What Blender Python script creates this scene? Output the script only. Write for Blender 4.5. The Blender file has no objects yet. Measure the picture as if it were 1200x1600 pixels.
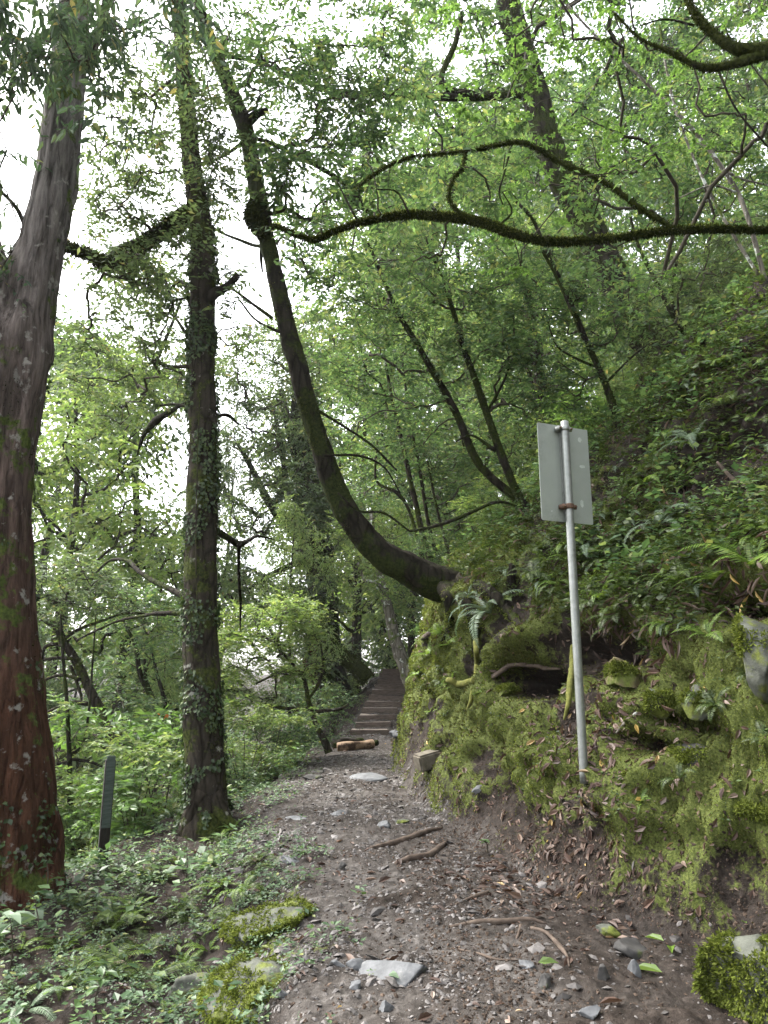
import bpy, math, random
import numpy as np
from math import radians, sin, cos, tan, pi

SC = bpy.context.scene
COL = SC.collection
rad = radians

# ------------------------------------------------------------------ camera, world, sun, exposure
EYE = np.array([0.0, 0.0, 1.55])
PITCH = rad(12.4)
FPX = 1202.0
cam = bpy.data.cameras.new("camera")
cam.sensor_fit = 'VERTICAL'
cam.sensor_height = 24.0
cam.lens = 24.0 * FPX / 1600.0
cam.clip_start = 0.05
cam.clip_end = 2000.0
cam_o = bpy.data.objects.new("camera", cam)
cam_o.location = EYE
cam_o.rotation_euler = (rad(90) + PITCH, 0, 0)
COL.objects.link(cam_o)
SC.camera = cam_o

SUN_EL, SUN_AZ = rad(52), rad(-62)          # azimuth from +Y towards +X (negative: from the valley side on the left)
world = bpy.data.worlds.new("World")
SC.world = world
world.use_nodes = True
wn = world.node_tree
wn.nodes.clear()
w_out = wn.nodes.new("ShaderNodeOutputWorld")
w_bg = wn.nodes.new("ShaderNodeBackground")
w_sky = wn.nodes.new("ShaderNodeTexSky")
w_sky.sky_type = 'NISHITA'
w_sky.sun_disc = False
w_sky.sun_elevation = SUN_EL
w_sky.sun_rotation = SUN_AZ
w_sky.air_density = 1.0
w_sky.dust_density = 4.0
w_hs = wn.nodes.new("ShaderNodeHueSaturation")
w_hs.inputs['Saturation'].default_value = 0.22      # overcast: a nearly grey-white sky
wn.links.new(w_sky.outputs[0], w_hs.inputs['Color'])
wn.links.new(w_hs.outputs[0], w_bg.inputs['Color'])
w_bg.inputs['Strength'].default_value = 0.15
wn.links.new(w_bg.outputs[0], w_out.inputs['Surface'])

sun = bpy.data.lights.new("sun", 'SUN')
sun.energy = 1.5
sun.angle = rad(25)
sun.color = (1.0, 0.96, 0.88)
sun_o = bpy.data.objects.new("sun", sun)
# light travels along local -Z
from mathutils import Vector
_sd = Vector((cos(SUN_EL) * sin(SUN_AZ), cos(SUN_EL) * cos(SUN_AZ), sin(SUN_EL)))
sun_o.rotation_euler = _sd.to_track_quat('Z', 'Y').to_euler()
sun_o.location = (-20, 10, 40)
COL.objects.link(sun_o)

SC.view_settings.view_transform = 'Standard'
SC.view_settings.look = 'None'
SC.view_settings.exposure = 2.8
SC.view_settings.gamma = 1.0
cy = SC.cycles
cy.max_bounces = 6
cy.diffuse_bounces = 4
cy.glossy_bounces = 2
cy.transmission_bounces = 4
cy.transparent_max_bounces = 4
cy.caustics_reflective = False
cy.caustics_refractive = False

# ------------------------------------------------------------------ camera maths (pixels of the 1200 x 1600 photograph)
CT, ST = cos(PITCH), sin(PITCH)
def ray(u, v):
    a, b = (u - 600.0) / FPX, (800.0 - v) / FPX
    return np.array([a, CT - ST * b, ST + CT * b])
def at(u, v, Y):
    d = ray(u, v)
    return EYE + d * (Y / d[1])
def depth(p):
    return (p[1] - EYE[1]) * CT + (p[2] - EYE[2]) * ST
def project(P):
    q = P - EYE
    dz = q[..., 1] * CT + q[..., 2] * ST
    up = -q[..., 1] * ST + q[..., 2] * CT
    dz_ = np.where(np.abs(dz) < 1e-3, 1e-3, dz)
    return 600 + FPX * q[..., 0] / dz_, 800 - FPX * up / dz_, dz

# ------------------------------------------------------------------ noise
def _hash(i, j, k, s):
    n = (i * 73856093) ^ (j * 19349663) ^ (k * 83492791) ^ (s * 2654435)
    n = (n ^ (n >> 13)) * 1274126177
    n = n & 0x7fffffff
    n = (n ^ (n >> 16)) & 0xffff
    return n / 32767.5 - 1.0
def noise3(P, scale=1.0, seed=0):
    p = np.asarray(P, float) * scale
    i = np.floor(p).astype(np.int64)
    f = p - i
    f = f * f * f * (f * (f * 6 - 15) + 10)
    r = 0
    for dx in (0, 1):
        wx = f[..., 0] if dx else 1 - f[..., 0]
        for dy in (0, 1):
            wy = f[..., 1] if dy else 1 - f[..., 1]
            for dz in (0, 1):
                wz = f[..., 2] if dz else 1 - f[..., 2]
                r = r + wx * wy * wz * _hash(i[..., 0] + dx, i[..., 1] + dy, i[..., 2] + dz, seed + 1)
    return r
def fbm(P, scale=1.0, seed=0, oct=3):
    r, a = 0, 1.0
    for o in range(oct):
        r = r + a * noise3(P, scale * 2.03 ** o, seed + 17 * o)
        a *= .5
    return r / 1.5
def smooth(t):
    t = np.clip(t, 0, 1)
    return t * t * (3 - 2 * t)
def norm(v):
    return v / np.maximum(np.linalg.norm(v, axis=-1, keepdims=True), 1e-9)

# ------------------------------------------------------------------ objects
def tag(o, label=None, cat=None, group=None, kind=None):
    if label: o['label'] = label
    if cat: o['category'] = cat
    if group: o['group'] = group
    if kind: o['kind'] = kind
    return o
def empty(name, loc, label, cat, group=None, rz=0):
    o = bpy.data.objects.new(name, None)
    o.empty_display_size = .2
    o.location = [float(c) for c in loc]
    o.rotation_euler = (0, 0, rz)
    COL.objects.link(o)
    return tag(o, label, cat, group)
def raw_mesh(name, V, faces, mats, midx=None, smooth_=True, attrs=None):
    """faces: list of index arrays (n,k)"""
    me = bpy.data.meshes.new(name)
    V = np.ascontiguousarray(V, np.float32)
    faces = [np.asarray(f, np.int32) for f in faces if len(f)]
    me.vertices.add(len(V))
    me.vertices.foreach_set('co', V.ravel())
    loops = np.concatenate([f.ravel() for f in faces])
    tot = np.concatenate([np.full(len(f), f.shape[1], np.int32) for f in faces])
    start = np.concatenate([[0], np.cumsum(tot)[:-1]]).astype(np.int32)
    me.loops.add(len(loops))
    me.loops.foreach_set('vertex_index', loops)
    me.polygons.add(len(tot))
    me.polygons.foreach_set('loop_start', start)
    me.polygons.foreach_set('use_smooth', np.full(len(tot), bool(smooth_)))
    if midx is not None:
        me.polygons.foreach_set('material_index', np.asarray(midx, np.int32))
    for k, a in (attrs or {}).items():
        at_ = me.attributes.new(k, 'FLOAT', 'POINT')
        at_.data.foreach_set('value', np.asarray(a, np.float32))
    me.update(calc_edges=True)
    for m in (mats if isinstance(mats, (list, tuple)) else [mats]):
        me.materials.append(m)
    return me
def link(name, me, parent=None):
    o = bpy.data.objects.new(name, me)
    COL.objects.link(o)
    if parent is not None: o.parent = parent
    return o
class MB:
    """collects vertices and faces in world space; builds ONE object relative to its parent (or to a base point)"""
    def __init__(s): s.V, s.Q, s.T, s.n = [], [], [], 0
    def add(s, V, Q=None, T=None):
        V = np.asarray(V, float).reshape(-1, 3)
        if Q is not None and len(Q): s.Q.append(np.asarray(Q, int) + s.n)
        if T is not None and len(T): s.T.append(np.asarray(T, int) + s.n)
        s.V.append(V); s.n += len(V)
        return s
    def build(s, name, mat, parent=None, base=None, smooth_=True):
        V = np.concatenate(s.V)
        b = np.array(parent.location) if parent is not None and base is None else (np.zeros(3) if base is None else np.asarray(base, float))
        fs = []
        if s.Q: fs.append(np.concatenate(s.Q))
        if s.T: fs.append(np.concatenate(s.T))
        o = link(name, raw_mesh(name, V - b, fs, mat, smooth_=smooth_), parent)
        if parent is None: o.location = [float(c) for c in b]
        return o

def catmull(P, n):
    P = np.asarray(P, float)
    k = len(P)
    E = np.vstack([2 * P[0] - P[1], P, 2 * P[-1] - P[-2]])
    t = np.linspace(0, k - 1, n)
    i = np.minimum(t.astype(int), k - 2)
    f = (t - i)[:, None]
    a, b, c, d = E[i], E[i + 1], E[i + 2], E[i + 3]
    return .5 * (2 * b + (c - a) * f + (2 * a - 5 * b + 4 * c - d) * f ** 2 + (3 * b - a - 3 * c + d) * f ** 3)
def frames(P):
    T = norm(np.gradient(P, axis=0))
    N = np.zeros_like(P)
    ref = np.array([1.0, 0, 0]) if abs(T[0][0]) < .8 else np.array([0, 1.0, 0])
    n = ref - T[0] * ref.dot(T[0])
    for i in range(len(P)):
        n = n - T[i] * n.dot(T[i]); n /= max(np.linalg.norm(n), 1e-9)
        N[i] = n
    return T, N, np.cross(T, N)
def tube(P, r, seg=10, rough=0.0, rs=6.0, seed=0, ridge=0.0, nridge=9, cap=True, stretch=.22, fine=0.0):
    """one tapered tube along the polyline P (already dense); rough = relative bumpiness, ridge = lengthwise bark ridges"""
    P = np.asarray(P, float); r = np.asarray(r, float); n = len(P)
    T, N, B = frames(P)
    a = np.linspace(0, 2 * pi, seg, endpoint=False)
    dirs = N[:, None, :] * np.cos(a)[None, :, None] + B[:, None, :] * np.sin(a)[None, :, None]
    V = P[:, None, :] + dirs * r[:, None, None]
    if rough or ridge:
        s = np.concatenate([[0], np.cumsum(np.linalg.norm(np.diff(P, axis=0), axis=1))])
        rm = float(np.mean(r))
        C = np.stack([np.broadcast_to(np.cos(a), (n, seg)) * rm, np.broadcast_to(np.sin(a), (n, seg)) * rm,
                      np.broadcast_to(s[:, None] * stretch, (n, seg))], -1)
        k = 1 + rough * fbm(V, rs, seed) 
        if ridge:
            tw = fbm(C * 1.0, 2.0, seed + 5, 2) * 1.2
            k = k + ridge * (1 - 2 * np.abs(noise3(C, nridge / (2 * pi * rm), seed + 3))) + ridge * .5 * noise3(C, 2.3 * nridge / (2 * pi * rm), seed + 9) + ridge * .8 * tw * .4
        if fine:
            Cf = C * np.array([1, 1, .6]); fq = 3.6 * nridge / (2 * pi * rm)
            k = k + fine * (1 - 2 * np.abs(noise3(Cf, fq, seed + 21))) * (.5 + .8 * np.clip(.5 + noise3(C, 3.0, seed + 22), 0, 1)) + fine * .5 * noise3(C, fq * 2.4, seed + 23)
        V = P[:, None, :] + dirs * (r[:, None] * k)[..., None]
    idx = np.arange(n * seg).reshape(n, seg)
    q = np.stack([idx[:-1], np.roll(idx, -1, 1)[:-1], np.roll(idx, -1, 1)[1:], idx[1:]], -1).reshape(-1, 4)
    V = V.reshape(-1, 3)
    Tt = []
    if cap:
        V = np.vstack([V, P[0] , P[-1] + T[-1] * r[-1] * .5])
        c0, c1 = len(V) - 2, len(V) - 1
        for j in range(seg):
            Tt.append((idx[0, (j + 1) % seg], idx[0, j], c0)); Tt.append((idx[-1, j], idx[-1, (j + 1) % seg], c1))
    return V, q, np.array(Tt, int).reshape(-1, 3)
def tubes(E, R, seg=5):
    """many small tubes at once: E (e,k,3) points, R (e,k) radii"""
    e, k, _ = E.shape
    T = norm(np.gradient(E, axis=1))
    ref = np.where(np.abs(T[:, :1, 2:3]) > .9, np.array([1.0, 0, 0]), np.array([0, 0, 1.0]))
    N = norm(np.cross(T, np.broadcast_to(ref, T.shape)))
    B = np.cross(T, N)
    a = np.linspace(0, 2 * pi, seg, endpoint=False)
    V = E[:, :, None, :] + R[:, :, None, None] * (N[:, :, None, :] * np.cos(a)[:, None] + B[:, :, None, :] * np.sin(a)[:, None])
    idx = np.arange(e * k * seg).reshape(e, k, seg)
    nx = np.roll(idx, -1, 2)
    q = np.stack([idx[:, :-1], nx[:, :-1], nx[:, 1:], idx[:, 1:]], -1).reshape(-1, 4)
    return V.reshape(-1, 3), q
def leaves(P, D, N, L, W, fold=.25, mid=.45):
    """diamond leaves: base P, direction D, surface normal N, length L, half-width W"""
    n = len(P)
    D = norm(D); S = norm(np.cross(D, N)); U = np.cross(S, D)
    L = np.broadcast_to(np.asarray(L, float), (n,))[:, None]; W = np.broadcast_to(np.asarray(W, float), (n,))[:, None]
    m = P + D * L * mid + U * W * fold
    V = np.stack([P, m + S * W, P + D * L, m - S * W], 1).reshape(-1, 3)
    return V, np.arange(4 * n).reshape(n, 4)
def leaves_six(P, D, N, L, W, fold=.3, curl=.15):
    """bigger leaves near the lens: two folded halves, pointed"""
    n = len(P)
    D = norm(D); S = norm(np.cross(D, N)); U = np.cross(S, D)
    L = np.broadcast_to(np.asarray(L, float), (n,))[:, None]; W = np.broadcast_to(np.asarray(W, float), (n,))[:, None]
    a = P + D * L * .3 + U * W * fold; b = P + D * L * .68 + U * (W * fold - L * curl * .3)
    tip = P + D * L - U * L * curl
    V = np.stack([P, a + S * W, b + S * W * .75, tip, b - S * W * .75, a - S * W], 1).reshape(-1, 3)
    i = np.arange(n)[:, None] * 6
    return V, np.vstack([i + np.array([[0, 1, 2, 3]]), i + np.array([[0, 3, 4, 5]])])
UP = np.array([0, 0, 1.0])
def sprays(C, rng, tw=5, tl=.5, nl=11, ll=.1, lw=.36, droop=.25, spread=.19, big=False, palm=False, flat=.6):
    """leafy twigs round the points C: returns leaf V, Q and twig polylines"""
    C = np.asarray(C, float); K = len(C) * tw
    a = rng.uniform(0, 2 * pi, K); el = rng.normal(0, .38, K) - droop * .3
    D = np.stack([np.cos(a) * np.cos(el), np.sin(a) * np.cos(el), np.sin(el)], 1)
    S0 = np.repeat(C, tw, 0) + rng.normal(0, tl * spread, (K, 3)) * np.array([1, 1, flat])
    L = tl * rng.uniform(.55, 1.25, K)
    t = np.clip((np.arange(nl)[None, :] + rng.uniform(.2, 1.0, (K, nl))) / nl, 0, 1)
    P = S0[:, None] + D[:, None] * (L[:, None] * t)[..., None] - UP * (droop * L[:, None] * t ** 2 * .6)[..., None]
    S = norm(np.cross(D, UP))
    sg = np.where(np.arange(nl) % 2 == 0, 1.0, -1.0)[None, :, None]
    LD = D[:, None] * .6 + S[:, None] * sg * .9 + rng.normal(0, .2, (K, nl, 3)) - UP * droop
    LN = UP + rng.normal(0, .45, (K, 1, 3)) + rng.normal(0, .22, (K, nl, 3))
    n = K * nl
    P, LD, LN = P.reshape(n, 3), norm(LD.reshape(n, 3)), LN.reshape(n, 3)
    Ls = ll * rng.uniform(.6, 1.25, n)
    tw_ = np.stack([S0 + D * (L * q)[:, None] - UP * (droop * L * q * q * .6)[:, None] for q in (0, .5, .95)], 1)
    if palm:
        Vs, Qs, o = [], [], 0
        Sd = norm(np.cross(LD, LN)); Nn = np.cross(Sd, LD)
        for ang, sc_ in ((0, 1), (.7, .85), (-.7, .85), (1.45, .55), (-1.45, .55)):
            V, Q = leaves(P, LD * cos(ang) + Sd * sin(ang) - Nn * .12, LN, Ls * sc_ * .62, Ls * .13, .1, .4)
            Vs.append(V); Qs.append(Q + o); o += len(V)
        return np.concatenate(Vs), np.concatenate(Qs), tw_
    V, Q = (leaves_six if big else leaves)(P, LD, LN, Ls, Ls * lw * .5)
    return V, Q, tw_
def grow(nodes, node_r, C, rng, tip=.006, power=.45, sag=.12, rmax=.6):
    """joins every point of C to the nearest node or earlier point: a branching skeleton with pipe-model radii"""
    nodes = np.asarray(nodes, float); C = np.asarray(C, float)
    d0 = np.sqrt(((C[:, None] - nodes[None]) ** 2).sum(-1)).min(1)
    order = np.argsort(d0); C = C[order]
    pts = np.vstack([nodes, C]); m = len(nodes)
    par = np.zeros(len(C), int)
    for i, c in enumerate(C):
        q = pts[:m + i]
        dv = c - q
        cost = np.sqrt((dv ** 2).sum(1)) + .7 * np.maximum(0, -dv[:, 2])
        cost[:m] *= 1.15
        par[i] = int(np.argmin(cost))
    cnt = np.ones(len(C))
    for i in range(len(C) - 1, -1, -1):
        if par[i] >= m: cnt[par[i] - m] += cnt[i]
    r1 = tip * cnt ** power
    A = pts[par]; Bp = C
    rA = np.where(par >= m, 0, np.asarray(node_r)[np.minimum(par, m - 1)] * rmax)
    rP = np.where(par >= m, tip * cnt[np.maximum(par - m, 0)] ** power, rA)
    r0 = np.minimum(np.maximum(r1 * 1.25, r1), rP)
    r1 = np.minimum(r1, r0)
    Ln = np.linalg.norm(Bp - A, axis=1)[:, None]
    off1 = rng.normal(0, .09, (len(C), 3)) * Ln; off2 = rng.normal(0, .09, (len(C), 3)) * Ln
    pts_ = [A, A * .72 + Bp * .28 + off1 + UP * Ln * sag * .4, A * .36 + Bp * .64 + off2 + UP * Ln * sag * .5, Bp]
    E = np.stack(pts_, 1)
    R = np.stack([r0, r0 * .85 + r1 * .15, r0 * .4 + r1 * .6, r1 * .85], 1)
    return E, R
def ellipsoid(rng, c, r, n, shell=.35):
    d = norm(rng.normal(size=(n, 3)))
    return np.asarray(c) + d * (rng.uniform(shell, 1, n) ** (1 / 2.0))[:, None] * np.asarray(r)

# ------------------------------------------------------------------ materials
def mat_new(name):
    m = bpy.data.materials.new(name); m.use_nodes = True
    nt = m.node_tree; nt.nodes.clear()
    out = nt.nodes.new("ShaderNodeOutputMaterial")
    return m, nt, out
def nd(nt, kind, **kw):
    n = nt.nodes.new(kind)
    for k, v in kw.items():
        if k.startswith('i_'):
            key = k[2:]
            n.inputs[int(key) if key.isdigit() else key.replace('_', ' ')].default_value = v
        else: setattr(n, k, v)
    return n
def ramp(nt, stops, interp='LINEAR'):
    n = nt.nodes.new("ShaderNodeValToRGB"); cr = n.color_ramp; cr.interpolation = interp
    while len(cr.elements) > 1: cr.elements.remove(cr.elements[-1])
    for i, (p, c) in enumerate(stops):
        e = cr.elements[0] if i == 0 else cr.elements.new(p)
        e.position = p
        c = (c, c, c) if isinstance(c, (int, float)) else c
        e.color = (c[0], c[1], c[2], 1)
    return n
def leaf_mat(name, stops, trans=.5, gloss=.022, rough=.42, tint=(1.12, 1.1, .75)):
    m, nt, out = mat_new(name)
    L = nt.links.new
    geo = nd(nt, "ShaderNodeNewGeometry")
    cr = ramp(nt, stops); L(geo.outputs['Random Per Island'], cr.inputs[0])
    tc = nd(nt, "ShaderNodeTexCoord"); nz = nd(nt, "ShaderNodeTexNoise", i_Scale=.8, i_Detail=2.0)
    L(tc.outputs['Object'], nz.inputs['Vector'])
    vr = ramp(nt, [(.3, .72), (.7, 1.2)]); L(nz.outputs[0], vr.inputs[0])
    mul = nd(nt, "ShaderNodeMix", data_type='RGBA', blend_type='MULTIPLY', i_0=1.0)
    L(cr.outputs[0], mul.inputs[6]); L(vr.outputs[0], mul.inputs[7])
    dif = nd(nt, "ShaderNodeBsdfDiffuse"); L(mul.outputs[2], dif.inputs[0])
    tm = nd(nt, "ShaderNodeMix", data_type='RGBA', blend_type='MULTIPLY', i_0=1.0)
    L(mul.outputs[2], tm.inputs[6]); tm.inputs[7].default_value = (*tint, 1)
    tr = nd(nt, "ShaderNodeBsdfTranslucent"); L(tm.outputs[2], tr.inputs[0])
    mx = nd(nt, "ShaderNodeMixShader", i_0=trans); L(dif.outputs[0], mx.inputs[1]); L(tr.outputs[0], mx.inputs[2])
    gl = nd(nt, "ShaderNodeBsdfGlossy", i_Roughness=rough); gl.inputs[0].default_value = (1, 1, 1, 1)
    m2 = nd(nt, "ShaderNodeMixShader", i_0=gloss); L(mx.outputs[0], m2.inputs[1]); L(gl.outputs[0], m2.inputs[2])
    L((m2 if gloss > 0 else mx).outputs[0], out.inputs[0])
    return m
def bark_mat(name, dark, light, moss=.35, moss_col=((.03, .045, .012), (.09, .12, .025)), lichen=.25, scale=9.0, stretch=.25, lich_col=(.42, .44, .40), bump=.6, moss_scale=2.2, fibrous=False, upper=None):
    m, nt, out = mat_new(name)
    L = nt.links.new
    tc = nd(nt, "ShaderNodeTexCoord")
    mp = nd(nt, "ShaderNodeMapping"); mp.inputs['Scale'].default_value = (1, 1, stretch)
    L(tc.outputs['Object'], mp.inputs[0])
    nz = nd(nt, "ShaderNodeTexNoise", i_Scale=scale * 1.6, i_Detail=6.0, i_Roughness=.65); L(mp.outputs[0], nz.inputs['Vector'])
    vo = nd(nt, "ShaderNodeTexVoronoi", feature='DISTANCE_TO_EDGE', i_Scale=scale); L(mp.outputs[0], vo.inputs['Vector'])
    cr = ramp(nt, [(.28, dark), (.52, [(a + b) / 2 for a, b in zip(dark, light)]), (.75, light)]); L(nz.outputs[0], cr.inputs[0])
    crk = ramp(nt, [(0, .35), (.12, 1.0)]); L(vo.outputs['Distance'], crk.inputs[0])
    if fibrous:
        m4 = nd(nt, "ShaderNodeMapping"); m4.inputs['Scale'].default_value = (1, 1, .11); L(tc.outputs['Object'], m4.inputs[0])
        n5 = nd(nt, "ShaderNodeTexNoise", i_Scale=20.0, i_Detail=7.0, i_Roughness=.72, i_Distortion=.9); L(m4.outputs[0], n5.inputs['Vector'])
        crk = ramp(nt, [(.36, .25), (.46, .8), (.62, 1.15)]); L(n5.outputs[0], crk.inputs[0])
    if upper:
        sx = nd(nt, "ShaderNodeSeparateXYZ"); L(tc.outputs['Object'], sx.inputs[0])
        mrg = nd(nt, "ShaderNodeMapRange"); mrg.inputs[1].default_value = upper[0]; mrg.inputs[2].default_value = upper[1]; L(sx.outputs[2], mrg.inputs[0])
        c2 = ramp(nt, [(.3, upper[2]), (.7, upper[3])]); L(nz.outputs[0], c2.inputs[0])
        mu_ = nd(nt, "ShaderNodeMix", data_type='RGBA'); L(mrg.outputs[0], mu_.inputs[0]); L(cr.outputs[0], mu_.inputs[6]); L(c2.outputs[0], mu_.inputs[7])
    mul = nd(nt, "ShaderNodeMix", data_type='RGBA', blend_type='MULTIPLY', i_0=.8); L(mu_.outputs[2] if upper else cr.outputs[0], mul.inputs[6]); L(crk.outputs[0], mul.inputs[7])
    # lichen patches
    ln = nd(nt, "ShaderNodeTexNoise", i_Scale=7.0, i_Detail=4.0, i_Roughness=.6); L(tc.outputs['Object'], ln.inputs['Vector'])
    lr = ramp(nt, [(.66 - lichen * .25, 0), (.72 - lichen * .25, 1)]); L(ln.outputs[0], lr.inputs[0])
    ml = nd(nt, "ShaderNodeMix", data_type='RGBA'); L(lr.outputs[0], ml.inputs[0]); L(mul.outputs[2], ml.inputs[6]); ml.inputs[7].default_value = (*lich_col, 1)
    if lichen <= 0: ml.inputs[0].default_value = 0; nt.links.remove(ml.inputs[0].links[0])
    # moss
    mn = nd(nt, "ShaderNodeTexNoise", i_Scale=moss_scale, i_Detail=9.0, i_Roughness=.7); L(tc.outputs['Object'], mn.inputs['Vector'])
    mr = ramp(nt, [(.71 - moss * .45, 0), (.755 - moss * .45, 1)]); L(mn.outputs[0], mr.inputs[0])
    mc = nd(nt, "ShaderNodeTexNoise", i_Scale=38.0, i_Detail=3.0); L(tc.outputs['Object'], mc.inputs['Vector'])
    mcr = ramp(nt, [(.3, moss_col[0]), (.72, moss_col[1])]); L(mc.outputs[0], mcr.inputs[0])
    mm = nd(nt, "ShaderNodeMix", data_type='RGBA'); L(mr.outputs[0], mm.inputs[0]); L(ml.outputs[2], mm.inputs[6]); L(mcr.outputs[0], mm.inputs[7])
    ad = nd(nt, "ShaderNodeMath", operation='ADD'); L(nz.outputs[0], ad.inputs[0])
    m3 = nd(nt, "ShaderNodeMath", operation='MULTIPLY', i_1=.6); L(mc.outputs[0], m3.inputs[0]); L(m3.outputs[0], ad.inputs[1])
    ad2 = nd(nt, "ShaderNodeMath", operation='ADD'); L(ad.outputs[0], ad2.inputs[0]); L(crk.outputs[0], ad2.inputs[1])
    bp = nd(nt, "ShaderNodeBump", i_Strength=bump, i_Distance=.02); L(ad2.outputs[0], bp.inputs['Height'])
    b = nd(nt, "ShaderNodeBsdfPrincipled", i_Roughness=.9); b.inputs['Specular IOR Level'].default_value = .04
    L(mm.outputs[2], b.inputs['Base Color']); L(bp.outputs[0], b.inputs['Normal'])
    L(b.outputs[0], out.inputs[0])
    return m
def simple_mat(name, c1, c2, scale=12.0, rough=.8, bump=.3, dist=.01, metal=0.0, spots=None, stretch=(1, 1, 1), per_island=None, spec=.15):
    m, nt, out = mat_new(name)
    L = nt.links.new
    tc = nd(nt, "ShaderNodeTexCoord"); mp = nd(nt, "ShaderNodeMapping"); mp.inputs['Scale'].default_value = stretch
    L(tc.outputs['Object'], mp.inputs[0])
    nz = nd(nt, "ShaderNodeTexNoise", i_Scale=scale, i_Detail=6.0, i_Roughness=.6); L(mp.outputs[0], nz.inputs['Vector'])
    cr = ramp(nt, [(.3, c1), (.7, c2)]); L(nz.outputs[0], cr.inputs[0])
    col = cr.outputs[0]
    if per_island:
        geo = nd(nt, "ShaderNodeNewGeometry"); pr = ramp(nt, per_island); L(geo.outputs['Random Per Island'], pr.inputs[0])
        mu = nd(nt, "ShaderNodeMix", data_type='RGBA', blend_type='MULTIPLY', i_0=1.0); L(col, mu.inputs[6]); L(pr.outputs[0], mu.inputs[7]); col = mu.outputs[2]
    if spots:
        c3, lo, hi, sc_ = spots
        n2 = nd(nt, "ShaderNodeTexNoise", i_Scale=sc_, i_Detail=5.0, i_Roughness=.6); L(tc.outputs['Object'], n2.inputs['Vector'])
        r2 = ramp(nt, [(lo, 0), (hi, 1)]); L(n2.outputs[0], r2.inputs[0])
        mx = nd(nt, "ShaderNodeMix", data_type='RGBA'); L(r2.outputs[0], mx.inputs[0]); L(col, mx.inputs[6]); col = mx.outputs[2]
        n3_ = nd(nt, "ShaderNodeTexNoise", i_Scale=60.0, i_Detail=4.0, i_Roughness=.7); L(tc.outputs['Object'], n3_.inputs['Vector'])
        r3_ = ramp(nt, [(.3, [q * .45 for q in c3]), (.7, [q * 1.35 for q in c3])]); L(n3_.outputs[0], r3_.inputs[0]); L(r3_.outputs[0], mx.inputs[7])
    b = nd(nt, "ShaderNodeBsdfPrincipled", i_Roughness=rough, i_Metallic=metal); b.inputs['Specular IOR Level'].default_value = spec
    L(col, b.inputs['Base Color'])
    if bump:
        bp = nd(nt, "ShaderNodeBump", i_Strength=bump, i_Distance=dist); L(nz.outputs[0], bp.inputs['Height']); L(bp.outputs[0], b.inputs['Normal'])
    L(b.outputs[0], out.inputs[0])
    return m

M = {}
M['leaf_mid'] = leaf_mat("leaf_mid_green", [(0, (0.0359, 0.0717, 0.0324)), (.45, (0.0696, 0.1279, 0.0498)), (.85, (0.1199, 0.1920, 0.0746)), (1, (0.1919, 0.2175, 0.0746))])
M['leaf_dark'] = leaf_mat("leaf_dark_green", [(0, (0.0255, 0.0479, 0.0273)), (.6, (0.0488, 0.0857, 0.0460)), (.95, (0.0871, 0.1257, 0.0628)), (1, (0.2091, 0.1714, 0.0628))], trans=.45, gloss=.022)
M['leaf_bright'] = leaf_mat("leaf_bright_green", [(0, (0.0581, 0.1142, 0.0313)), (.6, (0.0987, 0.1828, 0.0460)), (1, (0.1394, 0.2285, 0.0628))], trans=.55, gloss=.022)
M['leaf_lime'] = leaf_mat("leaf_yellow_green", [(0, (0.0899, 0.1472, 0.0448)), (.6, (0.1439, 0.2175, 0.0622)), (1, (0.2277, 0.2687, 0.0995))], trans=.5, gloss=.022)
M['leaf_olive'] = leaf_mat("leaf_olive_green", [(0, (0.0464, 0.0739, 0.0356)), (.5, (0.0877, 0.1322, 0.0570)), (.95, (0.1342, 0.1848, 0.0772)), (1, (0.2270, 0.1904, 0.0832))], trans=.45, gloss=.022)
M['leaf_ivy'] = leaf_mat("leaf_ivy", [(0, (.018, .035, .012)), (.6, (.035, .062, .018)), (1, (.07, .10, .025))], trans=.25, gloss=.022)
M['cover'] = leaf_mat("leaf_ground_cover", [(0, (0.0381, 0.0688, 0.0324)), (.5, (0.0619, 0.1032, 0.0540)), (.92, (0.0953, 0.1474, 0.0648)), (1, (0.1620, 0.1768, 0.0540))], trans=.3, gloss=.022, rough=.45, tint=(1.1, 1.15, .6))
M['fern'] = leaf_mat("fern_green", [(0, (.026, .046, .010)), (.6, (.05, .08, .018)), (1, (.09, .125, .03))], trans=.4, gloss=.022)
M['fern_silver'] = leaf_mat("fern_silver_green", [(0, (.07, .11, .06)), (.6, (.11, .155, .095)), (1, (.17, .21, .15))], trans=.25, gloss=.022, rough=.45, tint=(1, 1.1, .7))
M['fern_lime'] = leaf_mat("fern_yellow_green", [(0, (.08, .15, .02)), (.6, (.12, .20, .03)), (1, (.17, .24, .04))], trans=.5, gloss=.022)
M['moss'] = leaf_mat("moss_tuft", [(0, (.040, .053, .011)), (.5, (.094, .120, .022)), (1, (.165, .19, .045))], trans=.3, gloss=0.0)
M['moss_brown'] = leaf_mat("moss_brownish_tuft", [(0, (.024, .024, .010)), (.5, (.055, .056, .018)), (1, (.10, .10, .035))], trans=.3, gloss=0.0)
M['moss_dark'] = leaf_mat("moss_dark_tuft", [(0, (.010, .013, .004)), (.6, (.022, .028, .008)), (1, (.055, .065, .015))], trans=.3, gloss=0.0)
M['litter'] = leaf_mat("dry_leaf", [(0, (.035, .022, .017)), (.5, (.085, .053, .040)), (.85, (.13, .09, .068)), (.97, (.21, .165, .14)), (1, (.32, .22, .06))], trans=.12, gloss=.02, rough=.5, tint=(1, .8, .5))
M['bark_red'] = bark_mat("bark_red_cedar", (.028, .014, .009), (.105, .050, .030), moss=.36, lichen=.22, scale=10, stretch=.12, bump=1.0, lich_col=(.22, .21, .185), fibrous=True, upper=(1.4, 6.4, (.048, .042, .037), (.22, .205, .19)))
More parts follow.
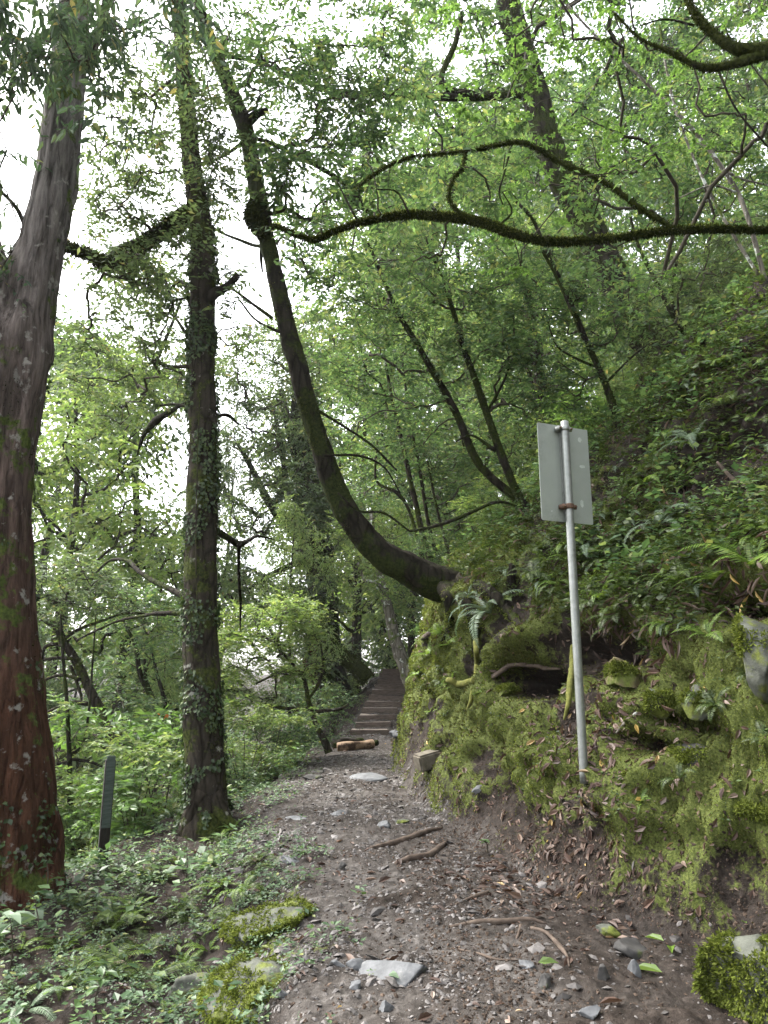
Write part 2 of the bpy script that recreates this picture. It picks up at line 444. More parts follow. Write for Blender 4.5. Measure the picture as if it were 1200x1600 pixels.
M['bark_dark'] = bark_mat("bark_dark_mossy", (.008, .007, .005), (.035, .030, .023), moss=.5, lichen=0, moss_col=((.008, .012, .004), (.032, .04, .010)), lich_col=(.16,.17,.14))
M['bark_grey'] = bark_mat("bark_grey", (.012, .010, .0075), (.05, .042, .032), moss=.42, lichen=.12, moss_col=((.014, .02, .006), (.055, .066, .015)), lich_col=(.2,.2,.17))
M['bark_pale'] = bark_mat("bark_pale_lichen", (.05, .045, .036), (.22, .20, .165), moss=.3, lichen=.3)
M['bark_mossy'] = bark_mat("bark_thick_moss", (.008, .008, .005), (.03, .026, .018), moss=.9, lichen=0, moss_col=((.010, .014, .004), (.045, .055, .012)))
M['twig'] = simple_mat("twig_bark", (.022, .019, .014), (.06, .052, .035), 20, .9, 0)
M['rock'] = simple_mat("slate_rock", (.05, .052, .054), (.125, .128, .132), 9, .62, .8, .015, spots=((.17, .17, .165), .60, .72, 5))
M['rock_mossy'] = simple_mat("mossy_rock", (.028, .03, .024), (.105, .11, .09), 9, .8, .9, .02, spots=((.085, .10, .02), .50, .58, 5.5))
M['rock_dark'] = simple_mat("dark_rock", (.022, .021, .02), (.07, .067, .063), 8, .75, .6, .012, spots=((.06, .075, .018), .6, .68, 5))
M['rock_tan'] = simple_mat("brown_bank_rock", (.07, .055, .03), (.17, .14, .08), 8, .85, .5, .012, spots=((.08, .10, .02), .5, .6, 4))
M['gravel'] = simple_mat("gravel_chips", (.085, .077, .072), (.18, .166, .158), 30, .6, .2, .004, per_island=[(0, .3), (.5, .62), (.92, .95), (1, (1.1, 1.12, 1.14))])
M['crumb'] = simple_mat('soil_crumbs', (.02, .014, .010), (.07, .05, .037), 40, .9, 0, per_island=[(0, .5), (.7, 1.1), (1, 1.8)])
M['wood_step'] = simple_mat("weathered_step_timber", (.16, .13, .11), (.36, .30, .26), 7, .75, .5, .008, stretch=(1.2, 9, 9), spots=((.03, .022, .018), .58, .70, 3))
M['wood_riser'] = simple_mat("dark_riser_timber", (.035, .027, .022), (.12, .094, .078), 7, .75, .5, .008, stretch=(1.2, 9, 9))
M['wood_post'] = simple_mat("dark_post_timber", (.008, .007, .006), (.026, .023, .018), 9, .8, .5, .006, stretch=(7, 7, .8))
M['log'] = simple_mat("split_orange_log", (.10, .062, .036), (.25, .175, .115), 10, .7, .5, .01, stretch=(1.0, 6, 6), spots=((.05, .03, .018), .52, .62, 6))
M['root'] = simple_mat("root_bark", (.03, .021, .016), (.105, .08, .062), 14, .8, .5, .008)
M['root_mossy'] = simple_mat("mossy_root", (.06, .065, .015), (.15, .15, .04), 22, .95, .5, .01)

# ------------------------------------------------------------------ terrain
def ip(y, pts):
    return np.interp(y, [p[0] for p in pts], [p[1] for p in pts])
ZP = [(0, 0), (3, .2), (5, .28), (7.3, .30), (11.4, .36), (16.9, .42), (22.2, 1.80), (30, 2.2), (60, 3.2)]
XR = [(0, 2.3), (3.5, 2.1), (4.0, 1.85), (4.35, 1.5), (4.75, 1.2), (5.2, 1.02), (6, .85), (7.3, .58), (9, .28), (11.4, .12), (15, .12), (17, .22), (22, .95), (26, 2), (40, 6), (80, 12)]
XL = [(0, -.4), (3.4, -.28), (4.2, -.36), (5, -.45), (6, -.62), (7.3, -.95), (9, -1.15), (11.4, -1.12), (15, -.95), (17, -.72), (22, .02), (26, 1), (40, 5), (80, 11)]
HB = [(0, 1.4), (4, 1.6), (6, 1.65), (8, 2.2), (11, 2.6), (14, 2.2), (17, 1.2), (22, .8), (30, .6)]
SW = [(0, .6), (4, .62), (5.2, .95), (6.5, .9), (9, .75), (11, .7), (17, .8), (60, 1)]
DROP = [(0, .44), (5.3, .42), (6.6, .30), (8, .16), (60, .16)]
SLOPE = [(0, 1.1), (7, 1.15), (10, .95), (15, .8), (25, .65)]
SH = [(0, 2.9), (5, 2.9), (6.5, 2.6), (7.5, 1.7), (8.5, 1.35), (10, .55), (12, .25), (60, .25)]
def zt(x, y):
    x = np.asarray(x, float); y = np.asarray(y, float)
    zp, xr, xl = ip(y, ZP), ip(y, XR), ip(y, XL)
    r = np.maximum(x - xr, 0)
    hb, sw = ip(y, HB), ip(y, SW)
    s = np.clip(r / sw, 0, 1)
    sl = ip(y, SLOPE)
    zr = hb * (.55 * s + .45 * smooth(s)) + sl * np.clip(r - sw, 0, 9) + .45 * np.clip(r - sw - 9, 0, 22) + .2 * np.maximum(r - sw - 31, 0)
    l = np.maximum(xl - x, 0)
    S = ip(y, SH)
    zl = -(ip(y, DROP) * smooth(l / .75) + ip(y, [(6, .015), (7.5, .085)]) * np.minimum(l, S) + .8 * np.maximum(l - S, 0))
    R = np.hypot(x, y)
    floor_ = -9 + .17 * np.clip(R - 40, 0, 70) - zp
    zl = np.where(zl < floor_, floor_ + (zl - floor_) * .02, zl)
    crown = .03 * np.sin(np.clip((x - xl) / np.maximum(xr - xl, .1), 0, 1) * pi)
    return zp + np.where(r > 0, zr, 0) + np.where(l > 0, zl, 0) + crown
def hit(u, v, far=60):
    d = ray(u, v)
    Ys = np.concatenate([np.arange(2, 30, .01), np.arange(30, far, .1)])
    P = EYE + d * (Ys / d[1])[:, None]
    below = P[:, 2] <= zt(P[:, 0], P[:, 1])
    i = int(np.argmax(below)) if below.any() else len(Ys) - 1
    return P[i]

na, nc = 700, 70
half = rad(37)
ang = np.concatenate([np.linspace(-half, half, na, endpoint=False), np.linspace(half, 2 * pi - half, nc, endpoint=False)])
rr = np.concatenate([np.linspace(.25, 2.0, 8, endpoint=False), np.geomspace(2.0, 28, 560, endpoint=False), np.geomspace(28, 210, 40)])
A_, R_ = np.meshgrid(ang, rr, indexing='ij')
TX, TY = R_ * np.sin(A_), R_ * np.cos(A_)
TZ = zt(TX, TY)
TP = np.stack([TX, TY, TZ], -1)
gx = np.roll(TP, -1, 0) - np.roll(TP, 1, 0)
gy = np.gradient(TP, axis=1)
TN = norm(np.cross(gx, gy)); TN *= np.sign(TN[..., 2:3] + 1e-9)
xr_, xl_ = ip(TY, XR), ip(TY, XL)
rr_, ll_ = np.maximum(TX - xr_, 0), np.maximum(xl_ - TX, 0)
bank = smooth(rr_ / .35)
left = smooth(ll_ / .3)
n1 = fbm(TP, .9, 3, 3); n2 = fbm(TP, 3.3, 11, 3); n3 = fbm(TP, 11, 23, 2); n4 = noise3(TP, 34, 31)
near = 1 - smooth((R_ - 20) / 25)
n5 = 1 - 2 * np.abs(noise3(TP, 4.5, 47)); n6 = np.minimum(0, fbm(TP, 7.0, 53, 2) + .1)
disp = bank * (.20 * n1 + .14 * n2 + .055 * n5 + .16 * n6 + .05 * n3 + .014 * n4) + left * (.12 * n1 + .07 * n2 + .03 * n3) + (1 - bank) * (1 - left) * (.022 * n2 + .016 * n3 + .007 * n4)
disp = disp * near
# the undercut hollow behind the sign post, with a lip above it
def bump_at(c, r):
    q = (TP - np.asarray(c)) / np.asarray(r)
    return np.exp(-(q ** 2).sum(-1) * 1.2)
hol_a, hol_b, hol_c = hit(815, 1062), hit(960, 1035), hit(905, 1010)
cave = .8 * bump_at(hol_a, (.32, .6, .13)) + .7 * bump_at(hol_b, (.24, .5, .15)) + .4 * bump_at(hol_c, (.26, .5, .17)) + .35 * bump_at(hit(1010, 1165), (.16, .3, .06)) + .3 * bump_at(hit(1050, 1128), (.14, .3, .05)) + .35 * bump_at(hit(1000, 880), (.35, .5, .16)) + .3 * bump_at(hit(1150, 960), (.2, .4, .12))
lip = .34 * bump_at(hit(815, 1000), (.5, .6, .15)) + .26 * bump_at(hit(965, 975), (.34, .6, .15))
TD = norm(TN * np.array([1, 1, .75]))
INW = norm(np.array([.75, .6, -.12]))
TP2 = TP + TD * disp[..., None] + INW * (cave - lip)[..., None]
# masks for the ground materials
pth = (1 - smooth((rr_ + .15) / .3 + .5 * n2)) * (1 - .75 * smooth((TX - .55 + .3 * n1) / .5) * smooth((5.6 - TY) / .8)) * (1 - smooth((ll_ - .05) / .3 + .5 * n2))
mossy = np.maximum(bank, .5 * (TX > xr_ - .25)) * smooth(.82 + .8 * n1 + .6 * n2 - .42 * np.maximum(rr_ - 1.1, 0) - 1.0 * np.maximum(0, fbm(TP, 2.4, 91, 3) - .08) + .5 * (TY < 5) * (rr_ < 1.1)) * (1 - .8 * smooth(1.1 + .6 * n2 - np.hypot(TX - 1.1, TY - 5.1) / .5)) * smooth((TX - xr_ + .06 + .16 * n2) / .15) * (1 - np.clip(cave * 2.2, 0, 1))
mossy = mossy * np.where(rr_ > 1.5, .55, 1)
mossy = np.maximum(mossy, np.clip(1.3 * bump_at(hit(425, 1455), (.16, .35, .4)) + 1.2 * bump_at(hit(395, 1540), (.2, .3, .4)) + .6 * n2 * (np.abs(TX + .6) < .5) * (TY < 5.5), 0, 1) * (np.hypot(TX + .7, TY - 4.6) < 1.1))
soil = bank * smooth((rr_ - .7) / .8)
nA, nR = TP2.shape[:2]
idx = np.arange(nA * nR).reshape(nA, nR)
nxt = np.roll(idx, -1, 0)
TQ = np.stack([idx[:, :-1], idx[:, 1:], nxt[:, 1:], nxt[:, :-1]], -1).reshape(-1, 4)[:, ::-1]
FV = TP2.reshape(-1, 3)
cellx = (TX - xr_ + .12 * n2), (xl_ - TX + .12 * n2)
isR = (cellx[0] > .05).ravel()[TQ[:, 0]]
isL = (cellx[1] > .05).ravel()[TQ[:, 0]]

def ground_mat(name):
    m, nt, out = mat_new(name)
    L = nt.links.new
    tc = nd(nt, "ShaderNodeTexCoord")
    ap, am, as_ = (nd(nt, "ShaderNodeAttribute", attribute_name=k) for k in ('trodden', 'mossy', 'soil'))
    n_big = nd(nt, "ShaderNodeTexNoise", i_Scale=1.7, i_Detail=5.0, i_Roughness=.6); L(tc.outputs['Object'], n_big.inputs['Vector'])
    n_mid = nd(nt, "ShaderNodeTexNoise", i_Scale=14.0, i_Detail=6.0, i_Roughness=.65); L(tc.outputs['Object'], n_mid.inputs['Vector'])
    n_fine = nd(nt, "ShaderNodeTexNoise", i_Scale=70.0, i_Detail=4.0, i_Roughness=.65); L(tc.outputs['Object'], n_fine.inputs['Vector'])
    vor = nd(nt, "ShaderNodeTexVoronoi", i_Scale=45.0); L(tc.outputs['Object'], vor.inputs['Vector'])
    trod = ramp(nt, [(.28, (.025, .0215, .019)), (.5, (.058, .052, .047)), (.74, (.114, .106, .099))]); L(n_mid.outputs[0], trod.inputs[0])
    peb = ramp(nt, [(0, .6), (.5, 1.0), (1, 1.5)]); L(vor.outputs['Color'], peb.inputs[0])
    tm = nd(nt, "ShaderNodeMix", data_type='RGBA', blend_type='MULTIPLY', i_0=.6); L(trod.outputs[0], tm.inputs[6]); L(peb.outputs[0], tm.inputs[7])
    earth = ramp(nt, [(.3, (.009, .0073, .0058)), (.55, (.024, .0185, .015)), (.75, (.056, .044, .036))]); L(n_mid.outputs[0], earth.inputs[0])
    mos = ramp(nt, [(.3, (.024, .031, .009)), (.52, (.064, .078, .019)), (.75, (.12, .135, .04))]); L(n_fine.outputs[0], mos.inputs[0])
    m1 = nd(nt, "ShaderNodeMix", data_type='RGBA'); L(ap.outputs['Fac'], m1.inputs[0]); L(earth.outputs[0], m1.inputs[6]); L(tm.outputs[2], m1.inputs[7])
    a1 = nd(nt, "ShaderNodeMath", operation='ADD'); L(am.outputs['Fac'], a1.inputs[0])
    s1 = nd(nt, "ShaderNodeMath", operation='SUBTRACT', i_1=.5); L(n_mid.outputs[0], s1.inputs[0])
    s2 = nd(nt, "ShaderNodeMath", operation='MULTIPLY', i_1=1.6); L(s1.outputs[0], s2.inputs[0]); L(s2.outputs[0], a1.inputs[1])
    mr = ramp(nt, [(.38, 0), (.56, 1)]); L(a1.outputs[0], mr.inputs[0])
    m2 = nd(nt, "ShaderNodeMix", data_type='RGBA'); L(mr.outputs[0], m2.inputs[0]); L(m1.outputs[2], m2.inputs[6]); L(mos.outputs[0], m2.inputs[7])
    h = nd(nt, "ShaderNodeMath", operation='MULTIPLY_ADD', i_1=.5); L(n_fine.outputs[0], h.inputs[0]); L(n_mid.outputs[0], h.inputs[2])
    bp = nd(nt, "ShaderNodeBump", i_Strength=.8, i_Distance=.025); L(h.outputs[0], bp.inputs['Height'])
    b = nd(nt, "ShaderNodeBsdfPrincipled", i_Roughness=.75); b.inputs['Specular IOR Level'].default_value = .07
    L(m2.outputs[2], b.inputs['Base Color']); L(bp.outputs[0], b.inputs['Normal']); L(b.outputs[0], out.inputs[0])
    return m
M['ground'] = ground_mat("forest_ground")
def sub_terrain(name, mask):
    Q = TQ[mask]
    used, inv = np.unique(Q, return_inverse=True)
    at_ = {'trodden': pth.ravel()[used], 'mossy': mossy.ravel()[used], 'soil': soil.ravel()[used]}
    o = link(name, raw_mesh(name, FV[used], [inv.reshape(-1, 4)], M['ground'], attrs=at_))
    o['kind'] = 'structure'
    return o
sub_terrain('path', ~isR & ~isL)
sub_terrain('hillside', isR)
sub_terrain('ground', isL & ~isR)

# scatter data: one entry for every terrain quad
FC = FV[TQ].mean(1)
_e1, _e2 = FV[TQ[:, 2]] - FV[TQ[:, 0]], FV[TQ[:, 3]] - FV[TQ[:, 1]]
_cr = np.cross(_e1, _e2)
FA = np.linalg.norm(_cr, axis=1) * .5
FN = norm(_cr); FN *= np.where((FN * (EYE - FC)).sum(1, keepdims=True) + 3 * FN[:, 2:3] > 0, 1, -1)
FU, FVv, FD = project(FC)
INV = (FD > 1) & (FU > -160) & (FU < 1360) & (FVv > -50) & (FVv < 1750)
def fattr(a): return a.ravel()[TQ[:, 0]]
F_moss, F_path, F_r, F_l, F_bank = fattr(mossy), fattr(pth), fattr(rr_), fattr(ll_), fattr(bank)
F_ls = fattr(xl_ - TX)
F_n1, F_n2 = fattr(n1), fattr(n2)
def pick(w, n, rng):
    w = np.where(INV, w, 0) * FA
    c = np.cumsum(w); c /= c[-1]
    f = np.searchsorted(c, rng.random(n))
    a, b = rng.random((n, 1)), rng.random((n, 1))
    q = FV[TQ[f]]
    P = (q[:, 0] * (1 - a) + q[:, 1] * a) * (1 - b) + (q[:, 3] * (1 - a) + q[:, 2] * a) * b
    return P, FN[f], f
_CA = np.stack([FU, FVv], 1)
def on(u, v):
    """nearest visible terrain point at a pixel"""
    m = (np.abs(FU - u) < 4) & (np.abs(FVv - v) < 4) & (FD > 1)
    if not m.any(): return hit(u, v)
    k = np.where(m)[0]
    return FC[k[np.argmin(FD[k])]]
#@@NEXT
# ------------------------------------------------------------------ tree building
def line(pts, Y=None, step=.05):
    """control points (u, v, width px[, Y]) -> dense polyline and radii in metres"""
    P, r = [], []
    for p in pts:
        y = p[3] if len(p) > 3 else Y
        q = at(p[0], p[1], y); P.append(q); r.append(p[2] * .5 / FPX * depth(q))
    P = np.array(P); r = np.array(r)
    Ln = np.linalg.norm(np.diff(P, axis=0), axis=1).sum()
    n = max(8, int(Ln / step))
    return catmull(P, n), np.maximum(catmull(np.stack([r, r, r], 1), n)[:, 0], .0015)
def tube_obj(name, pr, mat, parent, seg=12, dents=(), **kw):
    V, Q, T = tube(pr[0], pr[1], seg, **kw)
    for (c, rr_x, dd) in dents:
        V = V + np.array([0, 1.0, 0]) * (dd * np.exp(-(((V - c) / np.asarray(rr_x)) ** 2).sum(1)))[:, None]
    return MB().add(V, Q, T).build(name, mat, parent)
def crown_obj(name, C, mat, parent, rng, **kw):
    V, Q, tw = sprays(C, rng, **kw)
    return MB().add(V, Q).build(name, mat, parent, smooth_=False), tw
def branches_obj(name, E, R, mat, parent, tw=None, seg=5, twr=.003):  # branches and twigs that carry one crown, without its leaves
    mb = MB()
    if E is not None: mb.add(*tubes(E, R, seg))
    if tw is not None: mb.add(*tubes(tw, np.broadcast_to(np.array([twr, twr * .8, twr * .4]), tw.shape[:2]), 3))
    return mb.build(name, mat, parent)
def blobs(rng, spec):
    """spec rows (u, v, Y, ru px, rv px, rY m, n) -> clump centres in the air"""
    out = []
    for (u, v, Y, ru, rv, rY, n) in spec:
        c = at(u, v, Y); k = depth(c) / FPX
        out.append(ellipsoid(rng, c, (ru * k, rY, rv * k), n))
    return np.concatenate(out)
def moss_fuzz(name, lines, n, L, mat, parent, rng, hang=.5, patch=0.0, arc=None):
    """short moss blades on tubes"""
    mb = MB()
    lens = [len(p[0]) for p in lines]
    for (P, r) in lines:
        T, N, B = frames(P)
        k = max(8, int(n * len(P) * np.mean(r) / sum(len(q[0]) * np.mean(q[1]) for q in lines)))
        i = rng.integers(0, len(P), k); a = rng.uniform(0, 2 * pi, k)
        d = N[i] * np.cos(a)[:, None] + B[i] * np.sin(a)[:, None]
        X = P[i] + d * (r[i] * .92)[:, None] + T[i] * rng.uniform(-.03, .03, k)[:, None]
        if patch:
            keep = fbm(X, 5.0, 77, 2) > patch
            X, d = X[keep], d[keep]
        D = d * .7 + rng.normal(0, .5, X.shape) - UP * hang
        ln = L * rng.uniform(.4, 1.3, len(X))
        mb.add(*leaves(X, D, rng.normal(size=X.shape), ln, ln * .16, .1))
    return mb.build(name, mat, parent, smooth_=False)
def climber(P, r, n, size, rng, t0=0, t1=1, thr=0.0, seed=3):
    """leaves of a climbing plant lying on a trunk"""
    T, N, B = frames(P)
    i = rng.integers(int(len(P) * t0), max(1, int(len(P) * t1) - 1), n); a = rng.uniform(0, 2 * pi, n)
    d = N[i] * np.cos(a)[:, None] + B[i] * np.sin(a)[:, None]
    X = P[i] + d * (r[i] * 1.02)[:, None] + T[i] * rng.uniform(-.04, .04, n)[:, None]
    k = fbm(X, 2.2, seed, 3) > thr
    X, d = X[k], d[k]
    D = -UP * .8 + rng.normal(0, .5, X.shape) + d * .35
    ln = size * rng.uniform(.5, 1.3, len(X))
    return leaves(X + d * .012, D, d + rng.normal(0, .3, X.shape), ln, ln * .36, .2)

# ---- the red-barked tree at the left edge
r = np.random.default_rng(1)
b = at(10, 1390, 6.5)
t = empty('red_cedar', b, 'massive red-barked tree cut by the left edge, fluted foot and grey upper stem', 'tree')
main = line([(12, 1460, 190), (10, 1400, 164), (5, 1300, 150), (3, 1200, 142), (-3, 1000, 118), (-5, 800, 105), (0, 690, 106), (12, 600, 114), (28, 500, 104), (60, 400, 70), (85, 300, 62), (98, 200, 56), (106, 100, 51), (118, 0, 48), (130, -150, 40), (140, -400, 26)], 6.5, .016)
main = (main[0], main[1] * .95)
tube_obj('trunk', main, M['bark_red'], t, 150, rough=.12, rs=2.4, seed=4, ridge=.075, nridge=8, stretch=.10, fine=.035, dents=[(at(52, 1335, 6.2), (.07, .4, .2), .28), (at(20, 620, 6.3), (.06, .4, .35), .15), (at(14, 470, 6.3), (.10, .4, .25), .10)])
tube_obj('stem', line([(18, 520, 70), (2, 450, 56), (-18, 400, 50), (-40, 300, 46), (-70, 100, 40), (-90, -200, 28)], 6.55, .04), M['bark_red'], t, 36, rough=.08, rs=3, seed=9, ridge=.05, nridge=9, stretch=.12)
lb = [line([(40, 362, 8), (34, 340, 7), (20, 318, 6), (-5, 292, 5), (-40, 250, 4)], 6.4), line([(36, 372, 9), (22, 392, 7), (8, 420, 5)], 6.4)]
for q in lb: tube_obj('branch', q, M['bark_dark'], t, 8, rough=.15, rs=20)
tube_obj('branch', line([(135, 110, 16), (150, 60, 15), (165, 10, 14), (185, -60, 12)], 6.45), M['bark_grey'], t, 10, rough=.1, rs=15)
C = blobs(r, [(60, 15, 5.6, 120, 60, .7, 22), (15, 75, 5.6, 60, 50, .5, 10), (150, 45, 5.4, 70, 75, .5, 13), (230, 20, 5.8, 120, 45, .5, 11), (175, 150, 5.5, 26, 60, .3, 3), 
              (20, 270, 6.2, 30, 40, .4, 3), (10, 380, 6.3, 30, 60, .3, 3), (290, 50, 6.2, 60, 40, .4, 3), (50, 130, 6.0, 50, 30, .3, 3)])
_, tw = crown_obj('crown', C, M['leaf_dark'], t, r, tw=4, tl=.34, nl=9, ll=.105, lw=.34, droop=.7, big=True)
E, R = grow(main[0][-110::2], main[1][-110::2], C, r, tip=.004)
branches_obj('branchwork', E, R, M['twig'], t, tw)
MB().add(*climber(main[0], main[1], 5200, .045, r, .0, .62, .18, 5)).build('climber', M['leaf_ivy'], t, smooth_=False)
MB().add(*climber(line([(-6, 500, 112), (-4, 560, 112), (-8, 640, 110)], 6.5)[0], line([(-6, 500, 112), (-4, 560, 112), (-8, 640, 110)], 6.5)[1], 1500, .05, r, 0, 1, -.1, 5)).build('climber', M['leaf_ivy'], t, smooth_=False)

# ---- the ivy-clad upright tree beside the path
r = np.random.default_rng(2)
t = empty('ivy_clad_tree', at(320, 1300, 8.4), 'straight dark trunk clothed in moss and creepers at the left path edge', 'tree')
trunk2 = line([(318, 1330, 100), (320, 1295, 84), (322, 1250, 68), (318, 1150, 59), (313, 1000, 53), (314, 850, 48), (317, 700, 44), (316, 600, 40), (315, 500, 38), (318, 420, 38), (312, 340, 34), (300, 260, 28), (290, 150, 24), (283, 50, 20), (280, -100, 14)], 8.4, .03)
tube_obj('trunk', trunk2, M['bark_grey'], t, 56, rough=.11, rs=3.5, seed=3, ridge=.03, nridge=9)
tube_obj('root', line([(318, 1235, 26), (302, 1265, 26), (288, 1300, 24), (268, 1325, 18), (250, 1340, 10)], 8.25), M['bark_grey'], t, 12, rough=.15, rs=8)
tube_obj('root', line([(332, 1240, 26), (346, 1270, 26), (362, 1292, 20), (385, 1302, 10)], 8.25), M['bark_grey'], t, 12, rough=.15, rs=8)
limb2 = line([(310, 325, 26), (285, 342, 27), (262, 356, 27), (225, 380, 25), (195, 396, 24), (166, 412, 24), (150, 405, 15), (128, 393, 15), (104, 386, 14), (70, 382, 13), (30, 390, 10)], 8.4)
tube_obj('limb', limb2, M['bark_dark'], t, 16, rough=.16, rs=9, seed=8)
tube_obj('limb', line([(322, 470, 18), (338, 456, 16), (352, 450, 13), (372, 430, 9)], 8.3), M['bark_dark'], t, 10, rough=.15, rs=9)
for q in ([(318, 560, 8), (290, 520, 6), (265, 490, 4), (228, 494, 3)], [(300, 480, 9), (285, 440, 6), (265, 452, 4)], [(320, 660, 8), (352, 648, 6), (372, 662, 4)], [(310, 640, 7), (276, 632, 5), (245, 634, 3)],
          [(302, 940, 12), (275, 925, 10), (240, 908, 8), (214, 890, 7), (200, 876, 6), (172, 876, 4), (150, 895, 3)], [(305, 960, 9), (250, 958, 6), (225, 962, 5), (180, 972, 4), (120, 1000, 3)],
          [(325, 822, 12), (352, 838, 11), (372, 850, 11), (386, 846, 7), (402, 838, 5), (425, 842, 2)], [(374, 850, 7), (373, 880, 5), (374, 915, 5), (376, 945, 4), (375, 985, 2)],
          [(312, 622, 5), (285, 632, 5), (262, 646, 9), (246, 656, 12), (230, 672, 9), (222, 686, 6), (214, 712, 2)]):
    tube_obj('branch', line([(a_, b_, c_, 8.4 + .3 * k) for k, (a_, b_, c_) in enumerate(q)]), M['bark_dark'], t, 8, rough=.2, rs=12)
C = blobs(r, [(230, 140, 8.3, 60, 60, .9, 24), (200, 210, 8.4, 60, 70, .8, 21), (300, 120, 8.4, 50, 60, .7, 25), (260, 300, 8.2, 80, 70, .8, 31), (190, 310, 8.2, 50, 50, .6, 15), (330, 250, 8.3, 50, 70, .8, 21),
              (310, 380, 8.2, 40, 50, .4, 12), (250, 440, 8.4, 90, 40, .8, 28), (190, 500, 8.8, 90, 60, .8, 28), (240, 560, 8.8, 70, 60, .8, 18), (160, 400, 8.5, 50, 25, .5, 7), (380, 480, 8.6, 40, 70, .7, 8),
              (170, 610, 9.3, 80, 50, .8, 18), (320, 200, 8.2, 24, 60, .4, 12), (150, 270, 8.4, 20, 40, .5, 4), (350, 560, 8.6, 24, 70, .6, 5)])
_, tw = crown_obj('crown', C, M['leaf_olive'], t, r, tw=5, tl=.34, nl=10, ll=.082, lw=.40, droop=.3)
E, R = grow(np.vstack([trunk2[0][::6], limb2[0][::5]]), np.concatenate([trunk2[1][::6], limb2[1][::5]]), C, r, tip=.0045)
branches_obj('branchwork', E, R, M['twig'], t, tw, twr=.0025)
MB().add(*climber(trunk2[0], trunk2[1], 16000, .048, r, 0, .72, -.02, 9)).build('climber', M['leaf_ivy'], t, smooth_=False)
moss_fuzz('moss', [trunk2], 26000, .03, M['moss_dark'], t, r, .5, .0)
moss_fuzz('moss', [main], 16000, .03, M['moss_dark'], bpy.data.objects['red_cedar'], r, .5, .12)
moss_fuzz('moss', [limb2], 5000, .05, M['moss_dark'], t, r, .1)
vine = line([(313, 600, 1.6, 8.12), (309, 700, 1.6, 8.1), (306, 850, 1.8, 8.08), (308, 950, 1.8, 8.05)])
tag(tube_obj('hanging_vine', vine, M['bark_grey'], None, 6), 'thin pale vine hanging straight down the creeper-covered trunk', 'vine')

# ---- the J-shaped leaning tree
def thin(pr, k):
    return pr[0], pr[1] * np.asarray(k)
r = np.random.default_rng(3)
bz = hit(735, 915)
t = empty('leaning_tree', bz, 'dark mossy tree springing sideways from the bank and curving up over the path', 'tree')
Yb = 9.5
j = line([(900, 985, 84, 11.0), (820, 950, 78, 10.1), (745, 922, 74, 9.6), (695, 915, 64, 9.4), (645, 893, 58, 9.3), (592, 862, 52, 9.2), (552, 817, 45, 9.1), (517, 748, 40, 9.0), (490, 662, 38, 8.9), (470, 590, 36, 8.8), (448, 510, 36, 8.8), (430, 430, 33, 8.8), (414, 360, 33, 8.8), (400, 290, 32, 8.8), (388, 220, 30, 8.8), (376, 180, 31, 8.8), (352, 120, 27, 8.8), (328, 60, 24, 8.8), (312, 15, 21, 8.8), (298, -40, 19, 8.8), (270, -180, 14, 8.8)], None, .03)
j = thin(j, np.linspace(.86, .74, len(j[1])))
tube_obj('trunk', j, M['bark_dark'], t, 44, rough=.14, rs=4.5, seed=12, ridge=.06, nridge=7)
moss_fuzz('moss', [j], 24000, .028, M['moss_dark'], t, r, .4, -.1)
moss_fuzz('moss', [(j[0] + np.array([-.012, 0, .008]), j[1] * .97)], 9000, .024, M['moss'], t, r, .3, .12)  # brighter moss along the left upper side, puts its lit edge into colour
for q in ([(690, 912, 30), (700, 940, 26), (702, 975, 18), (690, 1010, 8)], [(705, 915, 34), (728, 950, 28), (740, 985, 20), (738, 1030, 8)], [(720, 905, 34), (765, 925, 28), (800, 965, 20), (815, 985, 8)]):
    P_ = [at(q[0][0], q[0][1], 9.4)] + [on(a_, b_) + UP * .02 for a_, b_, _ in q[1:]]
    R_x = [c_ * .5 / FPX * depth(p_) for (a_, b_, c_), p_ in zip(q, P_)]
    rl_ = (catmull(P_, 40), np.interp(np.linspace(0, 3, 40), range(4), R_x) * .8)
    tube_obj('root', rl_, M['bark_dark'], t, 12, rough=.3, rs=9)
    moss_fuzz('moss', [rl_], 2500, .03, M['moss'], t, r, .5, -.1)
tube_obj('limb', line([(378, 195, 22, 8.8), (392, 186, 17, 8.75), (404, 177, 13, 8.7), (418, 172, 8, 8.7)]), M['bark_dark'], t, 10, rough=.15, rs=12)
for q in ([(388, 215, 6), (420, 222, 6), (460, 242, 7), (500, 262, 7), (535, 285, 8), (548, 310, 8), (578, 333, 6)],
          [(420, 382, 8), (400, 384, 6), (372, 374, 5), (340, 360, 4), (300, 330, 3), (280, 318, 3)], [(428, 355, 9), (412, 375, 7), (408, 400, 5), (410, 425, 3)],
          [(425, 497, 6), (395, 475, 5), (360, 450, 4), (330, 440, 3)], [(440, 520, 5), (400, 500, 4), (375, 470, 3)],
          [(494, 640, 5), (540, 668, 4), (580, 695, 4), (620, 735, 3)], [(506, 712, 4), (560, 712, 4), (600, 730, 3), (625, 770, 3)],
          [(380, 222, 6), (355, 240, 5), (330, 252, 4), (300, 262, 3)], [(528, 770, 3), (560, 798, 4), (600, 802, 4), (640, 830, 3)]):
    tube_obj('branch', line([(a_, b_, c_, 8.75 + .12 * k) for k, (a_, b_, c_) in enumerate(q)]), M['bark_dark'], t, 8, rough=.2, rs=14)
knob = line([(398, 318, 12, 8.7), (396, 335, 26, 8.68), (402, 350, 24, 8.66), (412, 366, 12, 8.66)])
tube_obj('knob', knob, M['bark_mossy'], t, 14, rough=.3, rs=9)
moss_fuzz('moss', [knob], 2600, .055, M['moss_dark'], t, r, .2)
